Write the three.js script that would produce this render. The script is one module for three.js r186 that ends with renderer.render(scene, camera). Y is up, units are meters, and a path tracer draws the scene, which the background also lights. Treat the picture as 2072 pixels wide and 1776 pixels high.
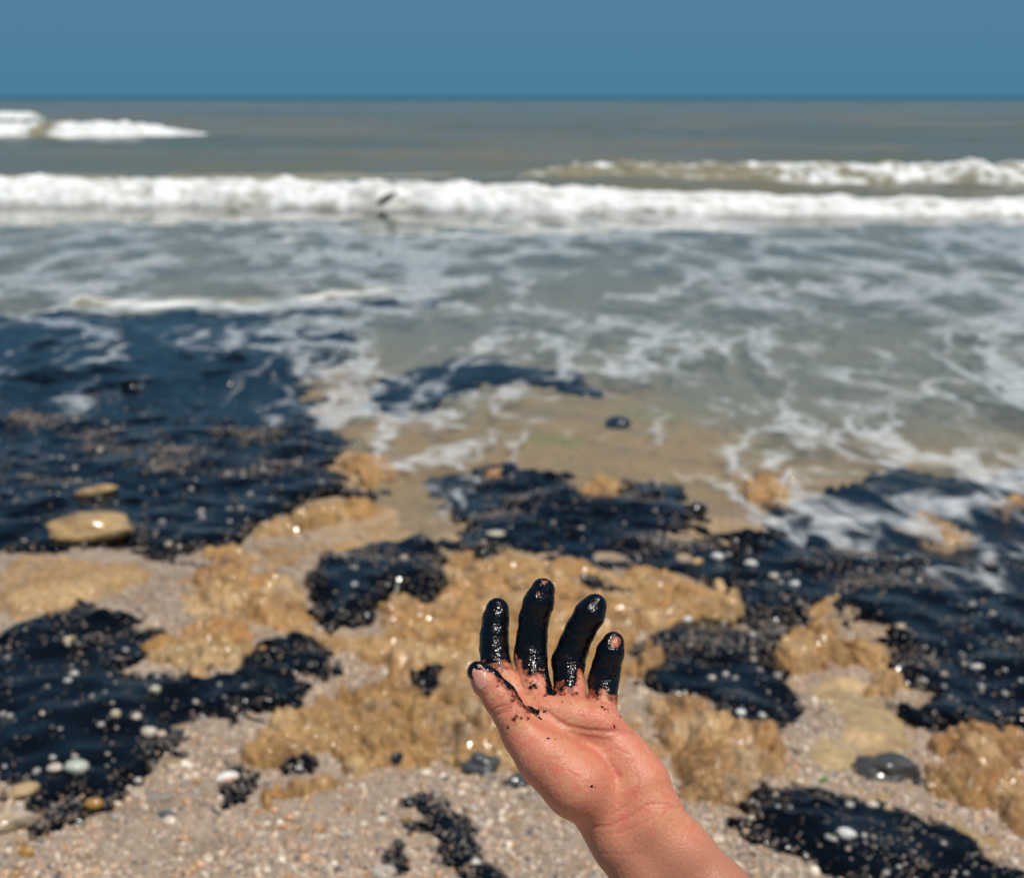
import * as THREE from 'three';
import { mergeGeometries, mergeVertices } from 'three/addons/utils/BufferGeometryUtils.js';
import { ImprovedNoise } from 'three/addons/math/ImprovedNoise.js';

// ---------------------------------------------------------------- camera, sky, sun
const W = 2072, H = 1776, CAM_Y = 1.55, PITCH = THREE.MathUtils.degToRad(15.09);
const TAN_V = Math.tan(THREE.MathUtils.degToRad(19)), TAN_H = TAN_V * 1024 / 877;
const scene = new THREE.Scene();
const camera = new THREE.PerspectiveCamera(38, 1024 / 877, 0.05, 20000);
camera.position.set(0, CAM_Y, 0);
camera.rotation.x = -PITCH;
camera.focus = 0.845;
camera.userData.fStop = 7.6;
const renderer = new THREE.WebGLRenderer({ antialias: true });
renderer.toneMapping = THREE.LinearToneMapping;
renderer.toneMappingExposure = 1.0;
renderer.shadowMap.enabled = true;

const SUN = new THREE.Vector3(0.20, 0.88, 0.24).normalize();
{
  const w = 512, h = 256, data = new Float32Array(w * h * 4), d = new THREE.Vector3();
  const low = [0.070, 0.205, 0.330], mid = [0.088, 0.222, 0.352], top = [0.034, 0.100, 0.215];
  for (let j = 0; j < h; j++) for (let i = 0; i < w; i++) {
    const el = ((j + 0.5) / h - 0.5) * Math.PI, az = ((i + 0.5) / w - 0.5) * 2 * Math.PI;
    d.set(Math.cos(az) * Math.cos(el), Math.sin(el), Math.sin(az) * Math.cos(el));
    const s = Math.max(0, Math.sin(el)), k = Math.min(1, s / 0.07), m = Math.min(1, Math.max(0, (s - 0.07) / 0.93)) ** 0.6;
    const c = Math.max(0, d.dot(SUN)), glow = 0.5 * Math.pow(c, 60) + 0.12 * Math.pow(c, 8);
    for (let q = 0; q < 3; q++) {
      const a = low[q] + (mid[q] - low[q]) * k, b = a + (top[q] - a) * m;
      data[(j * w + i) * 4 + q] = b + (el > 0 ? glow * [1, 0.97, 0.92][q] : 0);
    }
    data[(j * w + i) * 4 + 3] = 1;
  }
  const sky = new THREE.DataTexture(data, w, h, THREE.RGBAFormat, THREE.FloatType);
  sky.mapping = THREE.EquirectangularReflectionMapping;
  sky.magFilter = THREE.LinearFilter; sky.minFilter = THREE.LinearFilter;
  sky.needsUpdate = true;
  scene.background = sky;
  scene.environment = sky;
}
const sun = new THREE.DirectionalLight(new THREE.Color(1, 0.955, 0.88), 4.2);
sun.name = 'sun';
sun.position.copy(SUN).multiplyScalar(30).add(new THREE.Vector3(0, 0, -6));
sun.target.position.set(0, 0, -6);
sun.castShadow = true;
Object.assign(sun.shadow.camera, { left: -14, right: 14, top: 20, bottom: -8, near: 1, far: 80 });
sun.shadow.mapSize.set(4096, 4096);
scene.add(sun, sun.target);

// ---------------------------------------------------------------- helpers
const noise = new ImprovedNoise();
const n3 = (x, y, z) => noise.noise(x, y, z);
function fbm(x, y, z, o = 4) { let a = 0.5, s = 0; for (let i = 0; i < o; i++) { s += a * noise.noise(x, y, z); x = x * 2.03 + 5.1; y = y * 2.03 + 1.7; z = z * 2.03 + 9.2; a *= 0.5; } return s; }
function mulberry(a) { return () => { a |= 0; a = a + 0x6D2B79F5 | 0; let t = Math.imul(a ^ a >>> 15, 1 | a); t = t + Math.imul(t ^ t >>> 7, 61 | t) ^ t; return ((t ^ t >>> 14) >>> 0) / 4294967296; }; }
const rnd = mulberry(20240611);
const clamp = (x, a = 0, b = 1) => Math.min(b, Math.max(a, x)), lerp = (a, b, t) => a + (b - a) * t;
const smooth = (a, b, x) => { const t = clamp((x - a) / (b - a)); return t * t * (3 - 2 * t); };
const mix3 = (a, b, t) => [lerp(a[0], b[0], t), lerp(a[1], b[1], t), lerp(a[2], b[2], t)];
const hash2 = (i, j) => { let h = Math.imul(i, 374761393) + Math.imul(j, 668265263) | 0; h = Math.imul(h ^ h >>> 13, 1274126177); return ((h ^ h >>> 16) >>> 0) / 4294967296; };
function worley(x, y) {                      // [F1, F2]
  const ix = Math.floor(x), iy = Math.floor(y); let a = 9, b = 9;
  for (let j = -1; j <= 1; j++) for (let i = -1; i <= 1; i++) {
    const dx = ix + i + hash2(ix + i, iy + j) - x, dy = iy + j + hash2(ix + i + 911, iy + j + 37) - y, d = dx * dx + dy * dy;
    if (d < a) { b = a; a = d; } else if (d < b) b = d;
  }
  return [Math.sqrt(a), Math.sqrt(b)];
}
const used = {};
function numbered(name) { const n = used[name] = (used[name] ?? -1) + 1; return n ? `${name}_${String(n).padStart(3, '0')}` : name; }
function tag(o, label, category, group, kind) {
  if (label) o.userData.label = label;
  if (category) o.userData.category = category;
  if (group) o.userData.group = group;
  if (kind) o.userData.kind = kind;
  return o;
}
function mesh(name, geometry, material, parent = scene) {
  const m = new THREE.Mesh(geometry, material);
  m.name = parent === scene ? numbered(name) : name;
  m.castShadow = m.receiveShadow = true;
  parent.add(m);
  return m;
}
const shadows = (m) => { m.castShadow = m.receiveShadow = true; return m; };

// where the sight line through a point of the picture meets the beach
const rayTmp = new THREE.Vector3();
function ray(px, py) { return rayTmp.set((px / W * 2 - 1) * TAN_H, (1 - py / H * 2) * TAN_V, -1).applyEuler(camera.rotation); }
function flat(px, py, y = 0) { const r = ray(px, py), t = (y - CAM_Y) / r.y; return [r.x * t, r.z * t]; }

// waterline, as distance out from the viewer for each x
const shore = [[0, 880], [300, 880], [560, 905], [690, 955], [760, 1030], [850, 1080], [930, 1060], [1010, 985], [1280, 985], [1480, 1060], [1650, 1140], [1850, 1220], [2072, 1260]].map(([a, b]) => flat(a, b, 0)).sort((a, b) => a[0] - b[0]);
function shoreZ(x) {
  if (x <= shore[0][0]) return shore[0][1];
  for (let i = 1; i < shore.length; i++) if (x < shore[i][0]) { const [a, b] = [shore[i - 1], shore[i]]; return lerp(a[1], b[1], smooth(a[0], b[0], x)); }
  return shore[shore.length - 1][1];
}
function seaward(x, z) { return shoreZ(x) - z; }
function sandBase(x, z) {
  const s = seaward(x, z);
  let h = s < 0 ? Math.min(0.17, -0.05 * s) : s < 1 ? -0.06 * s : -0.06 - 0.035 * (s - 1);
  return Math.max(h, -0.13);
}
function sand(x, z) { return sandBase(x, z) + 0.022 * fbm(x * 2.2, 3.3, z * 2.2, 3) + 0.006 * n3(x * 11, 1.7, z * 11); }
function ground(px, py, up = 0) {            // pixel -> beach
  let y = 0.08;
  for (let i = 0; i < 6; i++) { const [x, z] = flat(px, py, y + up); y = lerp(y, sandBase(x, z), 0.7); }
  return flat(px, py, y + up);
}

// ---------------------------------------------------------------- textures and materials
function grayTexture(n, f) {
  const d = new Uint8Array(n * n * 4);
  for (let j = 0; j < n; j++) for (let i = 0; i < n; i++) { const v = clamp(f(i / n, j / n)) * 255, o = (j * n + i) * 4; d[o] = d[o + 1] = d[o + 2] = v; d[o + 3] = 255; }
  const t = new THREE.DataTexture(d, n, n); t.wrapS = t.wrapT = THREE.RepeatWrapping; t.magFilter = THREE.LinearFilter; t.needsUpdate = true; return t;
}
function tiled(f, p) { return (u, v) => { const a = f(u * p, v * p), b = f((u - 1) * p, v * p), c = f(u * p, (v - 1) * p), d = f((u - 1) * p, (v - 1) * p); return lerp(lerp(a, b, u), lerp(c, d, u), v); }; }
const rockBump = grayTexture(768, tiled((x, y) => 0.55 + 0.65 * fbm(x, y, 2.2, 6) - 0.5 * smooth(0.33, 0.1, worley(x * 2.6, y * 2.6)[0]) - 0.3 * smooth(0.3, 0.1, worley(x * 6 + 7, y * 6)[0]), 12));
const wetPatches = grayTexture(512, tiled((x, y) => smooth(-0.16, 0.12, fbm(x, y, 3.7, 4)), 7));
const grainBump = grayTexture(512, tiled((x, y) => { const w = worley(x, y); return 1 - w[0] * 1.1; }, 44));
const oilBump = grayTexture(512, tiled((x, y) => 0.5 + 0.6 * fbm(x, y, 6.4, 3) + 0.18 * Math.max(0, 0.5 - worley(x * 2.4, y * 2.4)[0]), 20));

const M = {
  sand: new THREE.MeshPhysicalMaterial({ name: 'wet shell sand', vertexColors: true, roughness: 0.75, bumpMap: grainBump, bumpScale: 0.006 }),
  rock: new THREE.MeshPhysicalMaterial({ name: 'wet limestone', vertexColors: true, roughness: 0.8, specularIntensity: 0.6, clearcoat: 0.7, clearcoatRoughness: 0.13, clearcoatMap: wetPatches, bumpMap: rockBump, bumpScale: 0.011 }),
  slab: new THREE.MeshPhysicalMaterial({ name: 'smooth wet slab', vertexColors: true, roughness: 0.55, clearcoat: 0.15, clearcoatRoughness: 0.3, bumpMap: rockBump, bumpScale: 0.003 }),
  oil: new THREE.MeshPhysicalMaterial({ name: 'crude oil', color: new THREE.Color(0.0022, 0.0026, 0.004), roughness: 0.14, ior: 1.45, specularIntensity: 0.48, bumpMap: oilBump, bumpScale: 0.0035 }),
  pebble: new THREE.MeshPhysicalMaterial({ name: 'wet pebble', roughness: 0.5, clearcoat: 0.6, clearcoatRoughness: 0.12 }),
  foam: new THREE.MeshStandardMaterial({ name: 'sea foam', vertexColors: true, roughness: 0.8 }),
};
const pebbleOf = (r, g, b, rough = 0.5) => { const m = M.pebble.clone(); m.color.setRGB(r * 0.85, g * 0.85, b * 0.84); m.roughness = rough; m.name = 'pebble stone'; return m; };

// ---------------------------------------------------------------- draped layers: outline in the beach plane, clipped from a grid
function layerOf(points, up, warp, fringe = 0) {
  const p = []; for (let i = 0; i < points.length; i += 2) p.push(ground(points[i], points[i + 1], up));
  const xs = p.map((q) => q[0]), zs = p.map((q) => q[1]), pad = 0.06 + fringe;
  return { p, warp, fringe, x0: Math.min(...xs) - pad, x1: Math.max(...xs) + pad, z0: Math.min(...zs) - pad, z1: Math.max(...zs) + pad };
}
function inside(L, x, z) {                    // signed distance in metres, positive inside
  if (x < L.x0 || x > L.x1 || z < L.z0 || z > L.z1) return -1;
  const w = L.warp;
  if (w) { const a = x, b = z; x += w * n3(a * 7, 0.5, b * 7) + 0.5 * w * n3(a * 19, 4.5, b * 19) + 0.25 * w * n3(a * 47, 1.5, b * 47); z += w * n3(a * 7, 8.5, b * 7) + 0.5 * w * n3(a * 19, 2.5, b * 19) + 0.25 * w * n3(a * 47, 6.5, b * 47); }
  let d = 1e9, s = false; const p = L.p;
  for (let i = 0, j = p.length - 1; i < p.length; j = i++) {
    const [ax, az] = p[i], [bx, bz] = p[j], ex = bx - ax, ez = bz - az, wx = x - ax, wz = z - az, t = clamp((wx * ex + wz * ez) / (ex * ex + ez * ez + 1e-12));
    const qx = wx - ex * t, qz = wz - ez * t; d = Math.min(d, qx * qx + qz * qz);
    if ((az > z) !== (bz > z) && x < (bx - ax) * (z - az) / (bz - az) + ax) s = !s;
  }
  d = s ? Math.sqrt(d) : -Math.sqrt(d);
  if (L.fringe && Math.abs(d) < 2.2 * L.fringe) d += L.fringe * (1.15 * fbm(x * 8.5, 3.9, z * 8.5, 2) + 0.9 * fbm(x * 27, 7.9, z * 27, 2)) * smooth(2.2, 1.2, Math.abs(d) / L.fringe);
  return d;
}
function drape(L, cell, heightAt, colorAt) {
  const nx = Math.ceil((L.x1 - L.x0) / cell) + 1, nz = Math.ceil((L.z1 - L.z0) / cell) + 1, D = new Float32Array(nx * nz);
  for (let j = 0; j < nz; j++) for (let i = 0; i < nx; i++) D[j * nx + i] = inside(L, L.x0 + i * cell, L.z0 + j * cell);
  const pos = [], col = [], uv = [], idx = [], seen = new Map();
  const put = (key, x, z, d) => {
    let k = seen.get(key); if (k !== undefined) return k;
    k = pos.length / 3; seen.set(key, k);
    const y = heightAt(x, z, Math.max(0, d)); pos.push(x, y, z); uv.push(x / 0.4, z / 0.4);
    if (colorAt) col.push(...colorAt(x, z, Math.max(0, d)));
    return k;
  };
  for (let j = 0; j < nz - 1; j++) for (let i = 0; i < nx - 1; i++) {
    const c = [[i, j], [i, j + 1], [i + 1, j + 1], [i + 1, j]], v = c.map(([a, b]) => D[b * nx + a]);
    if (v.every((q) => q <= 0)) continue;
    const out = [];
    for (let k = 0; k < 4; k++) {
      const a = c[k], b = c[(k + 1) % 4], va = v[k], vb = v[(k + 1) % 4], ka = a[1] * nx + a[0], kb = b[1] * nx + b[0];
      if (va > 0) out.push(put(ka, L.x0 + a[0] * cell, L.z0 + a[1] * cell, va));
      if ((va > 0) !== (vb > 0)) { const t = clamp(Math.max(va, -0.05) / (Math.max(va, -0.05) - Math.max(vb, -0.05)), 0.02, 0.98); out.push(put('e' + Math.min(ka, kb) + '_' + Math.max(ka, kb), L.x0 + lerp(a[0], b[0], t) * cell, L.z0 + lerp(a[1], b[1], t) * cell, 0)); }
    }
    for (let k = 2; k < out.length; k++) idx.push(out[0], out[k - 1], out[k]);
  }
  const g = new THREE.BufferGeometry();
  g.setAttribute('position', new THREE.Float32BufferAttribute(pos, 3));
  g.setAttribute('uv', new THREE.Float32BufferAttribute(uv, 2));
  if (colorAt) g.setAttribute('color', new THREE.Float32BufferAttribute(col, 3));
  g.setIndex(idx); g.computeVertexNormals();
  return g;
}
// move a mesh's origin to its own foot, so that each thing stands where it stands
function rooted(name, g, material, label, category, group) {
  g.computeBoundingBox(); const b = g.boundingBox, c = [(b.min.x + b.max.x) / 2, b.min.y, (b.min.z + b.max.z) / 2];
  g.translate(-c[0], -c[1], -c[2]);
  const m = mesh(name, g, material); m.position.set(...c);
  return tag(m, label, category, group);
}

// ---------------------------------------------------------------- rock ledges
const rocks = [];
const TAN = [0.46, 0.255, 0.098], PALE = [0.56, 0.37, 0.185], BROWN = [0.20, 0.092, 0.03], OLIVE = [0.25, 0.18, 0.065], GREY = [0.32, 0.25, 0.18];
function rockColor(x, z, tone = TAN) {
  let c = mix3(tone, PALE, smooth(-0.05, 0.35, fbm(x * 5, 1.1, z * 5, 4)));
  c = mix3(c, BROWN, 0.8 * smooth(0.08, 0.4, fbm(x * 7 + 9, 5.1, z * 7, 4)));
  c = mix3(c, OLIVE, 0.4 * smooth(0.1, 0.4, fbm(x * 3.1 - 4, 8.1, z * 3.1, 3)));
  c = mix3(c, GREY, 0.45 * smooth(0.14, 0.36, fbm(x * 9 + 3, 2.7, z * 9, 4)));
  const k = 1 + 0.35 * n3(x * 60, 0.3, z * 60) + 0.2 * n3(x * 130, 3.3, z * 130);
  return [c[0] * k, c[1] * k, c[2] * k];
}
function rockHeight(R, x, z, d) {
  const o = R.seed, prof = 1 - Math.exp(-d / R.edge), big = fbm(x * 3.2 + o, 4.4, z * 3.2, 3), rid = 1 - 2 * Math.abs(fbm(x * 8 + o, 2.4, z * 8, 3));
  const w = worley(x * 17 + o, z * 17)[0];
  const px = x + 0.03 * n3(x * 14, o, z * 14), pz = z + 0.03 * n3(x * 14, o + 5, z * 14), ww = worley(px * 8.5 + o, pz * 8.5), crack = smooth(0.2, 0.0, ww[1] - ww[0]), rid2 = 1 - 2 * Math.abs(fbm(x * 19 + o, 9.4, z * 19, 4));
  const hole = Math.max(0, 0.36 - w), pit = smooth(0.3, 0.12, worley(px * 11 + 3 + o, pz * 11)[0]) * smooth(-0.05, 0.2, fbm(x * 4, 6.6, z * 4 + o, 2));
  return sand(x, z) - 0.014 + R.h * prof * (0.75 + 0.95 * big) + R.rough * prof * (0.8 * rid - 0.3 + 0.55 * rid2 - 0.8 * crack - 1.1 * pit) - R.rough * 1.6 * prof * hole + R.rough * 0.35 * prof * n3(x * 34, o, z * 34) + R.rough * 0.3 * prof * n3(x * 75, o, z * 75);
}
function ledge(label, points, { h = 0.06, rough = 0.022, edge = 0.014, warp = 0.05, fringe = 0.055, cell = 0.0065, tone = TAN, mat = M.rock, up = 0.03, name = 'rock_ledge' } = {}) {
  const R = { L: layerOf(points, up, warp, fringe), h, rough, edge, seed: rocks.length * 7.3, cell, tone };
  rocks.push(R);
  const g = drape(R.L, cell, (x, z, d) => rockHeight(R, x, z, d), (x, z) => rockColor(x, z, tone));
  return rooted(name, g, mat, label, 'rock');
}
ledge('broad knobbly tan rock ledge rising directly behind the raised fingers', [890, 1130, 930, 1120, 1000, 1132, 1040, 1102, 1090, 1113, 1150, 1125, 1210, 1145, 1330, 1142, 1400, 1165, 1440, 1185, 1480, 1162, 1502, 1170, 1455, 1205, 1470, 1225, 1380, 1245, 1300, 1262, 1268, 1290, 1290, 1335, 1240, 1400, 1150, 1412, 1000, 1435, 860, 1440, 790, 1390, 740, 1310, 758, 1270, 772, 1222, 800, 1197, 850, 1217, 900, 1192], { h: 0.042, rough: 0.026 });
ledge('wet lumpy tan rock covered in glints just left of the thumb and palm', [480, 1545, 520, 1462, 600, 1430, 690, 1390, 780, 1365, 860, 1392, 1000, 1392, 1050, 1420, 1062, 1500, 960, 1525, 900, 1512, 800, 1522, 700, 1545, 650, 1522, 560, 1542], { h: 0.045, rough: 0.032, tone: [0.40, 0.225, 0.085] });
ledge('large brown rock with bright glints at the right edge, level with the wrist', [1862, 1482, 1892, 1462, 1960, 1456, 2085, 1470, 2110, 1660, 1990, 1632, 1925, 1598, 1872, 1562], { h: 0.10, rough: 0.038, edge: 0.045, tone: [0.37, 0.195, 0.075] });
ledge('rugged brown rock standing directly right of the palm', [1310, 1402, 1370, 1382, 1440, 1412, 1510, 1452, 1602, 1482, 1592, 1542, 1500, 1572, 1482, 1612, 1440, 1602, 1352, 1572, 1318, 1482], { h: 0.085, rough: 0.036, edge: 0.045, tone: [0.38, 0.20, 0.078] });
ledge('smooth olive slab sloping down between the two brown rocks on the right', [1540, 1342, 1700, 1346, 1800, 1372, 1862, 1432, 1862, 1482, 1822, 1522, 1700, 1542, 1610, 1500, 1642, 1442, 1602, 1392], { h: 0.03, rough: 0.004, edge: 0.06, tone: [0.37, 0.265, 0.13], mat: M.slab, name: 'rock_slab', fringe: 0.04 });
ledge('tan rock ledge with a bright rounded right end, beside a black oily block', [410, 1152, 430, 1102, 480, 1087, 510, 1122, 530, 1152, 600, 1182, 642, 1212, 632, 1252, 582, 1262, 520, 1242, 450, 1222, 410, 1202], { h: 0.06, rough: 0.03, edge: 0.03 });
ledge('jagged orange tan rock ledge poking into the lower left oil', [290, 1292, 350, 1242, 430, 1232, 520, 1262, 520, 1312, 470, 1332, 440, 1322, 424, 1350, 372, 1362, 350, 1332, 300, 1322], { h: 0.042, rough: 0.026, tone: [0.44, 0.23, 0.08] });
ledge('flat sandy rock shelf below the loose flat boulder on the left', [-20, 1132, 90, 1118, 180, 1122, 300, 1120, 332, 1152, 222, 1192, 112, 1222, -20, 1245], { h: 0.038, rough: 0.016, edge: 0.05, tone: [0.42, 0.26, 0.12] });
ledge('narrow orange rock ridge along the edge of the left oil field', [515, 1082, 545, 1052, 622, 1034, 700, 1012, 770, 1010, 762, 1034, 680, 1054, 602, 1072], { h: 0.06, rough: 0.03, edge: 0.03 });
ledge('pale rock slab with a shaded underside beside the ring finger', [1290, 1240, 1350, 1222, 1442, 1214, 1522, 1208, 1502, 1232, 1402, 1252, 1322, 1266], { h: 0.085, rough: 0.02, edge: 0.016 });
ledge('two lobed tan rock surrounded by black oil on the right', [1585, 1300, 1600, 1272, 1650, 1286, 1682, 1252, 1722, 1282, 1722, 1332, 1662, 1342, 1590, 1337], { h: 0.08, rough: 0.03 });
ledge('small hooked tan rock standing up out of the oil on the right', [1618, 1216, 1652, 1212, 1690, 1188, 1714, 1194, 1714, 1212, 1676, 1230, 1684, 1272, 1652, 1272, 1644, 1232], { h: 0.05, rough: 0.02 });
ledge('ragged strip of tan rock running down the edge of the right oil field', [1722, 1262, 1762, 1290, 1812, 1332, 1832, 1382, 1812, 1402, 1762, 1392, 1742, 1342, 1722, 1312], { h: 0.06, rough: 0.03 });
ledge('tan rock island near the right edge, washed by thin surf', [1812, 1052, 1850, 1032, 1952, 1046, 1974, 1092, 1932, 1112, 1902, 1097, 1850, 1082], { h: 0.07, rough: 0.025, up: 0.05 });
ledge('low tan rock with a dark hollow, at the waterline right of centre', [1482, 992, 1522, 957, 1602, 972, 1632, 1002, 1602, 1024, 1512, 1012], { h: 0.075, rough: 0.03, up: 0.03 });
ledge('low orange rock at the waterline beside the left oil field', [700, 922, 762, 912, 832, 942, 812, 967, 732, 977, 704, 950], { h: 0.065, rough: 0.02, up: 0.02 });
ledge('small pair of orange rock humps behind the central oil', [960, 942, 1010, 922, 1032, 952, 982, 968], { h: 0.07, rough: 0.02, up: 0.03 });
ledge('small tan rock lump inside the back of the central oil', [1160, 967, 1242, 960, 1242, 990, 1182, 992], { h: 0.09, rough: 0.02, up: 0.05 });
ledge('tan rock at the far right edge among streaks of foam', [2022, 1006, 2060, 985, 2100, 990, 2100, 1034, 2040, 1034], { h: 0.10, rough: 0.02, up: 0.05 });
ledge('sloping tan rock bank above the oil in the bottom right corner', [1852, 1622, 1952, 1642, 2020, 1690, 2100, 1720, 2100, 1765, 2040, 1735, 1960, 1690, 1900, 1660], { h: 0.03, rough: 0.02, edge: 0.04, tone: [0.38, 0.27, 0.13] });
ledge('small ragged tan ledge under the little black mound, left of the wrist', [500, 1618, 540, 1572, 602, 1556, 640, 1546, 662, 1552, 622, 1582, 560, 1602], { h: 0.045, rough: 0.03 });
ledge('small tan rock lump right behind the little finger', [1275, 1312, 1322, 1296, 1332, 1330, 1302, 1356, 1275, 1350], { h: 0.06, rough: 0.03 });
ledge('thin curved rim of tan rock in the oil, right of centre', [1484, 1118, 1508, 1100, 1545, 1098, 1562, 1118, 1540, 1112, 1505, 1122], { h: 0.04, rough: 0.01, edge: 0.012 });
ledge('low tan outcrop half buried in gravel, bottom left of the arm', [880, 1568, 930, 1572, 980, 1640, 1040, 1690, 1020, 1712, 960, 1672, 905, 1620], { h: 0.012, rough: 0.014, edge: 0.05, tone: [0.40, 0.28, 0.14] });
ledge('low wet tan shelf linking the middle rock to the lumpy wet rock', [520, 1272, 640, 1252, 765, 1262, 800, 1360, 900, 1395, 1050, 1400, 1260, 1380, 1330, 1450, 1320, 1520, 1180, 1500, 1060, 1540, 800, 1540, 640, 1450, 690, 1392, 745, 1330, 640, 1302], { h: 0.022, rough: 0.018, edge: 0.04, fringe: 0.10, tone: [0.41, 0.235, 0.095] });
ledge('low brown shelf running under the two brown rocks on the right', [1470, 1622, 1580, 1500, 1640, 1545, 1740, 1560, 1870, 1560, 2090, 1650, 2090, 1730, 1930, 1660, 1800, 1610, 1650, 1568, 1540, 1562], { h: 0.016, rough: 0.015, edge: 0.04, fringe: 0.08, tone: [0.36, 0.225, 0.10] });
ledge('low wet tan shelf between the left oil field and the black oily block', [420, 1118, 520, 1086, 640, 1078, 770, 1030, 850, 1060, 760, 1098, 640, 1118, 600, 1160, 640, 1215, 560, 1275, 440, 1240, 330, 1250, 330, 1160], { h: 0.018, rough: 0.015, edge: 0.04, fringe: 0.10, tone: [0.40, 0.245, 0.11] });

// ---------------------------------------------------------------- oil
const oils = [];
function rockTop(x, z) { let y = sand(x, z); for (const R of rocks) { const d = inside(R.L, x, z); if (d > 0) y = Math.max(y, rockHeight(R, x, z, d)); } return y; }
function oilHeight(O, x, z, d) {
  const prof = 1 - Math.exp(-d / O.edge), base = O.over ? rockTop(x, z) - 0.004 : sand(x, z) - 0.005;
  return base + O.h * prof * (0.75 + 0.8 * fbm(x * 2.6 + O.seed, 7.7, z * 2.6, 2)) + O.lump * prof * (fbm(x * 5 + O.seed, 1.3, z * 5, 2) + 0.55 * smooth(-0.05, 0.3, fbm(x * 2.1 + O.seed, 8.1, z * 2.1, 2)) * (fbm(x * 17, 3.3, z * 17, 3) + 0.5 * Math.abs(n3(x * 30, 3.7, z * 30))));
}
function slick(label, points, { h = 0.03, lump = 0.05, edge = 0.022, warp = 0.04, fringe = 0.03, cell = 0.012, over = false, up = 0.02, name = 'oil_slick' } = {}) {
  const O = { L: layerOf(points, up, warp, fringe), h, lump, edge, over, seed: oils.length * 5.7 };
  oils.push(O);
  const g = drape(O.L, cell, (x, z, d) => oilHeight(O, x, z, d));
  return rooted(name, g, M.oil, label, 'oil spill');
}
slick('huge black oil field on the left, dotted with pebbles, behind the flat boulder', [-120, 800, 120, 782, 250, 795, 420, 770, 520, 752, 600, 775, 640, 822, 620, 852, 702, 892, 716, 912, 690, 950, 722, 984, 770, 978, 722, 1002, 602, 1012, 545, 1046, 515, 1076, 480, 1088, 430, 1100, 400, 1120, 332, 1112, 270, 1092, 150, 1100, 100, 1110, -30, 1100, -160, 1100], { h: 0.036, lump: 0.04, cell: 0.014, warp: 0.13, fringe: 0.16 });
slick('dark oil lying under shallow water and foam, far left', [-60, 690, 200, 655, 420, 672, 560, 700, 690, 692, 690, 760, 600, 800, 420, 835, 300, 845, 160, 845, -60, 845], { h: 0.12, lump: 0.05, cell: 0.03, edge: 0.12, up: -0.1, warp: 0.22, fringe: 0.2 });
slick('curved dark oil patch awash in the shallows, above centre', [750, 812, 800, 777, 900, 754, 990, 750, 1130, 766, 1232, 810, 1182, 818, 1100, 792, 970, 792, 882, 832, 800, 862, 742, 842], { h: 0.06, lump: 0.045, cell: 0.016, up: -0.03, edge: 0.05, warp: 0.10, fringe: 0.16 });
slick('long black oil field across the centre behind the tan rock and fingers', [890, 962, 970, 937, 1032, 932, 1080, 947, 1150, 957, 1202, 992, 1262, 962, 1352, 972, 1402, 1002, 1432, 1032, 1402, 1070, 1482, 1102, 1502, 1132, 1482, 1182, 1402, 1152, 1332, 1136, 1290, 1150, 1202, 1136, 1150, 1130, 1092, 1116, 1032, 1100, 982, 1122, 884, 1130, 890, 1100, 932, 1062, 902, 1022, 872, 990], { h: 0.032, lump: 0.042, cell: 0.012, warp: 0.08, fringe: 0.12 });
slick('thick black oily block left of the middle rock, with a shaded near side', [605, 1152, 652, 1122, 722, 1102, 792, 1107, 872, 1097, 894, 1130, 902, 1192, 852, 1217, 800, 1197, 762, 1230, 750, 1254, 702, 1262, 642, 1252, 632, 1212], { h: 0.07, lump: 0.045, edge: 0.02, cell: 0.011, warp: 0.05 });
slick('vast black oil field filling the right side between the rocks and the surf', [1432, 1060, 1502, 1102, 1622, 1012, 1702, 977, 1762, 957, 1850, 945, 1960, 965, 2060, 955, 2160, 960, 2160, 1130, 2140, 1474, 1960, 1462, 1892, 1457, 1842, 1442, 1832, 1392, 1802, 1322, 1762, 1272, 1732, 1232, 1662, 1232, 1602, 1292, 1592, 1336, 1542, 1346, 1500, 1290, 1480, 1210, 1482, 1160], { h: 0.034, lump: 0.038, cell: 0.013, warp: 0.10, fringe: 0.16 });
slick('black gravelly oil mound between the little finger and the olive slab', [1272, 1302, 1302, 1272, 1402, 1242, 1482, 1222, 1552, 1232, 1602, 1290, 1560, 1342, 1602, 1402, 1632, 1432, 1592, 1472, 1522, 1452, 1482, 1432, 1382, 1392, 1302, 1372, 1282, 1342], { h: 0.036, lump: 0.045, cell: 0.01, warp: 0.055, fringe: 0.07 });
slick('large black oil field in the lower left corner, thinning into gravel', [-30, 1282, 60, 1242, 132, 1206, 232, 1232, 302, 1272, 292, 1312, 352, 1342, 402, 1362, 442, 1342, 482, 1332, 532, 1312, 562, 1292, 642, 1272, 702, 1292, 692, 1332, 642, 1372, 592, 1392, 542, 1432, 492, 1442, 402, 1462, 362, 1500, 300, 1520, 262, 1560, 236, 1600, 170, 1612, 120, 1600, 92, 1622, 10, 1640, -40, 1640], { h: 0.03, lump: 0.042, cell: 0.0095, warp: 0.07, fringe: 0.12 });
slick('black oil tongue in the gravel near the left edge, beside the pale round pebble', [130, 1582, 180, 1592, 242, 1582, 240, 1602, 202, 1642, 132, 1662, 92, 1690, 62, 1690, 50, 1650, 82, 1612], { h: 0.022, lump: 0.02, edge: 0.012, cell: 0.008, warp: 0.03, fringe: 0.06 });
slick('smooth black oil mound in the bottom right corner, right of the forearm', [1470, 1622, 1492, 1592, 1552, 1562, 1642, 1572, 1722, 1602, 1792, 1612, 1852, 1642, 1962, 1692, 2062, 1742, 2100, 1800, 2000, 1830, 1760, 1790, 1640, 1752, 1562, 1692, 1512, 1672], { h: 0.04, lump: 0.04, cell: 0.009, warp: 0.05, fringe: 0.07 });
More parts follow.
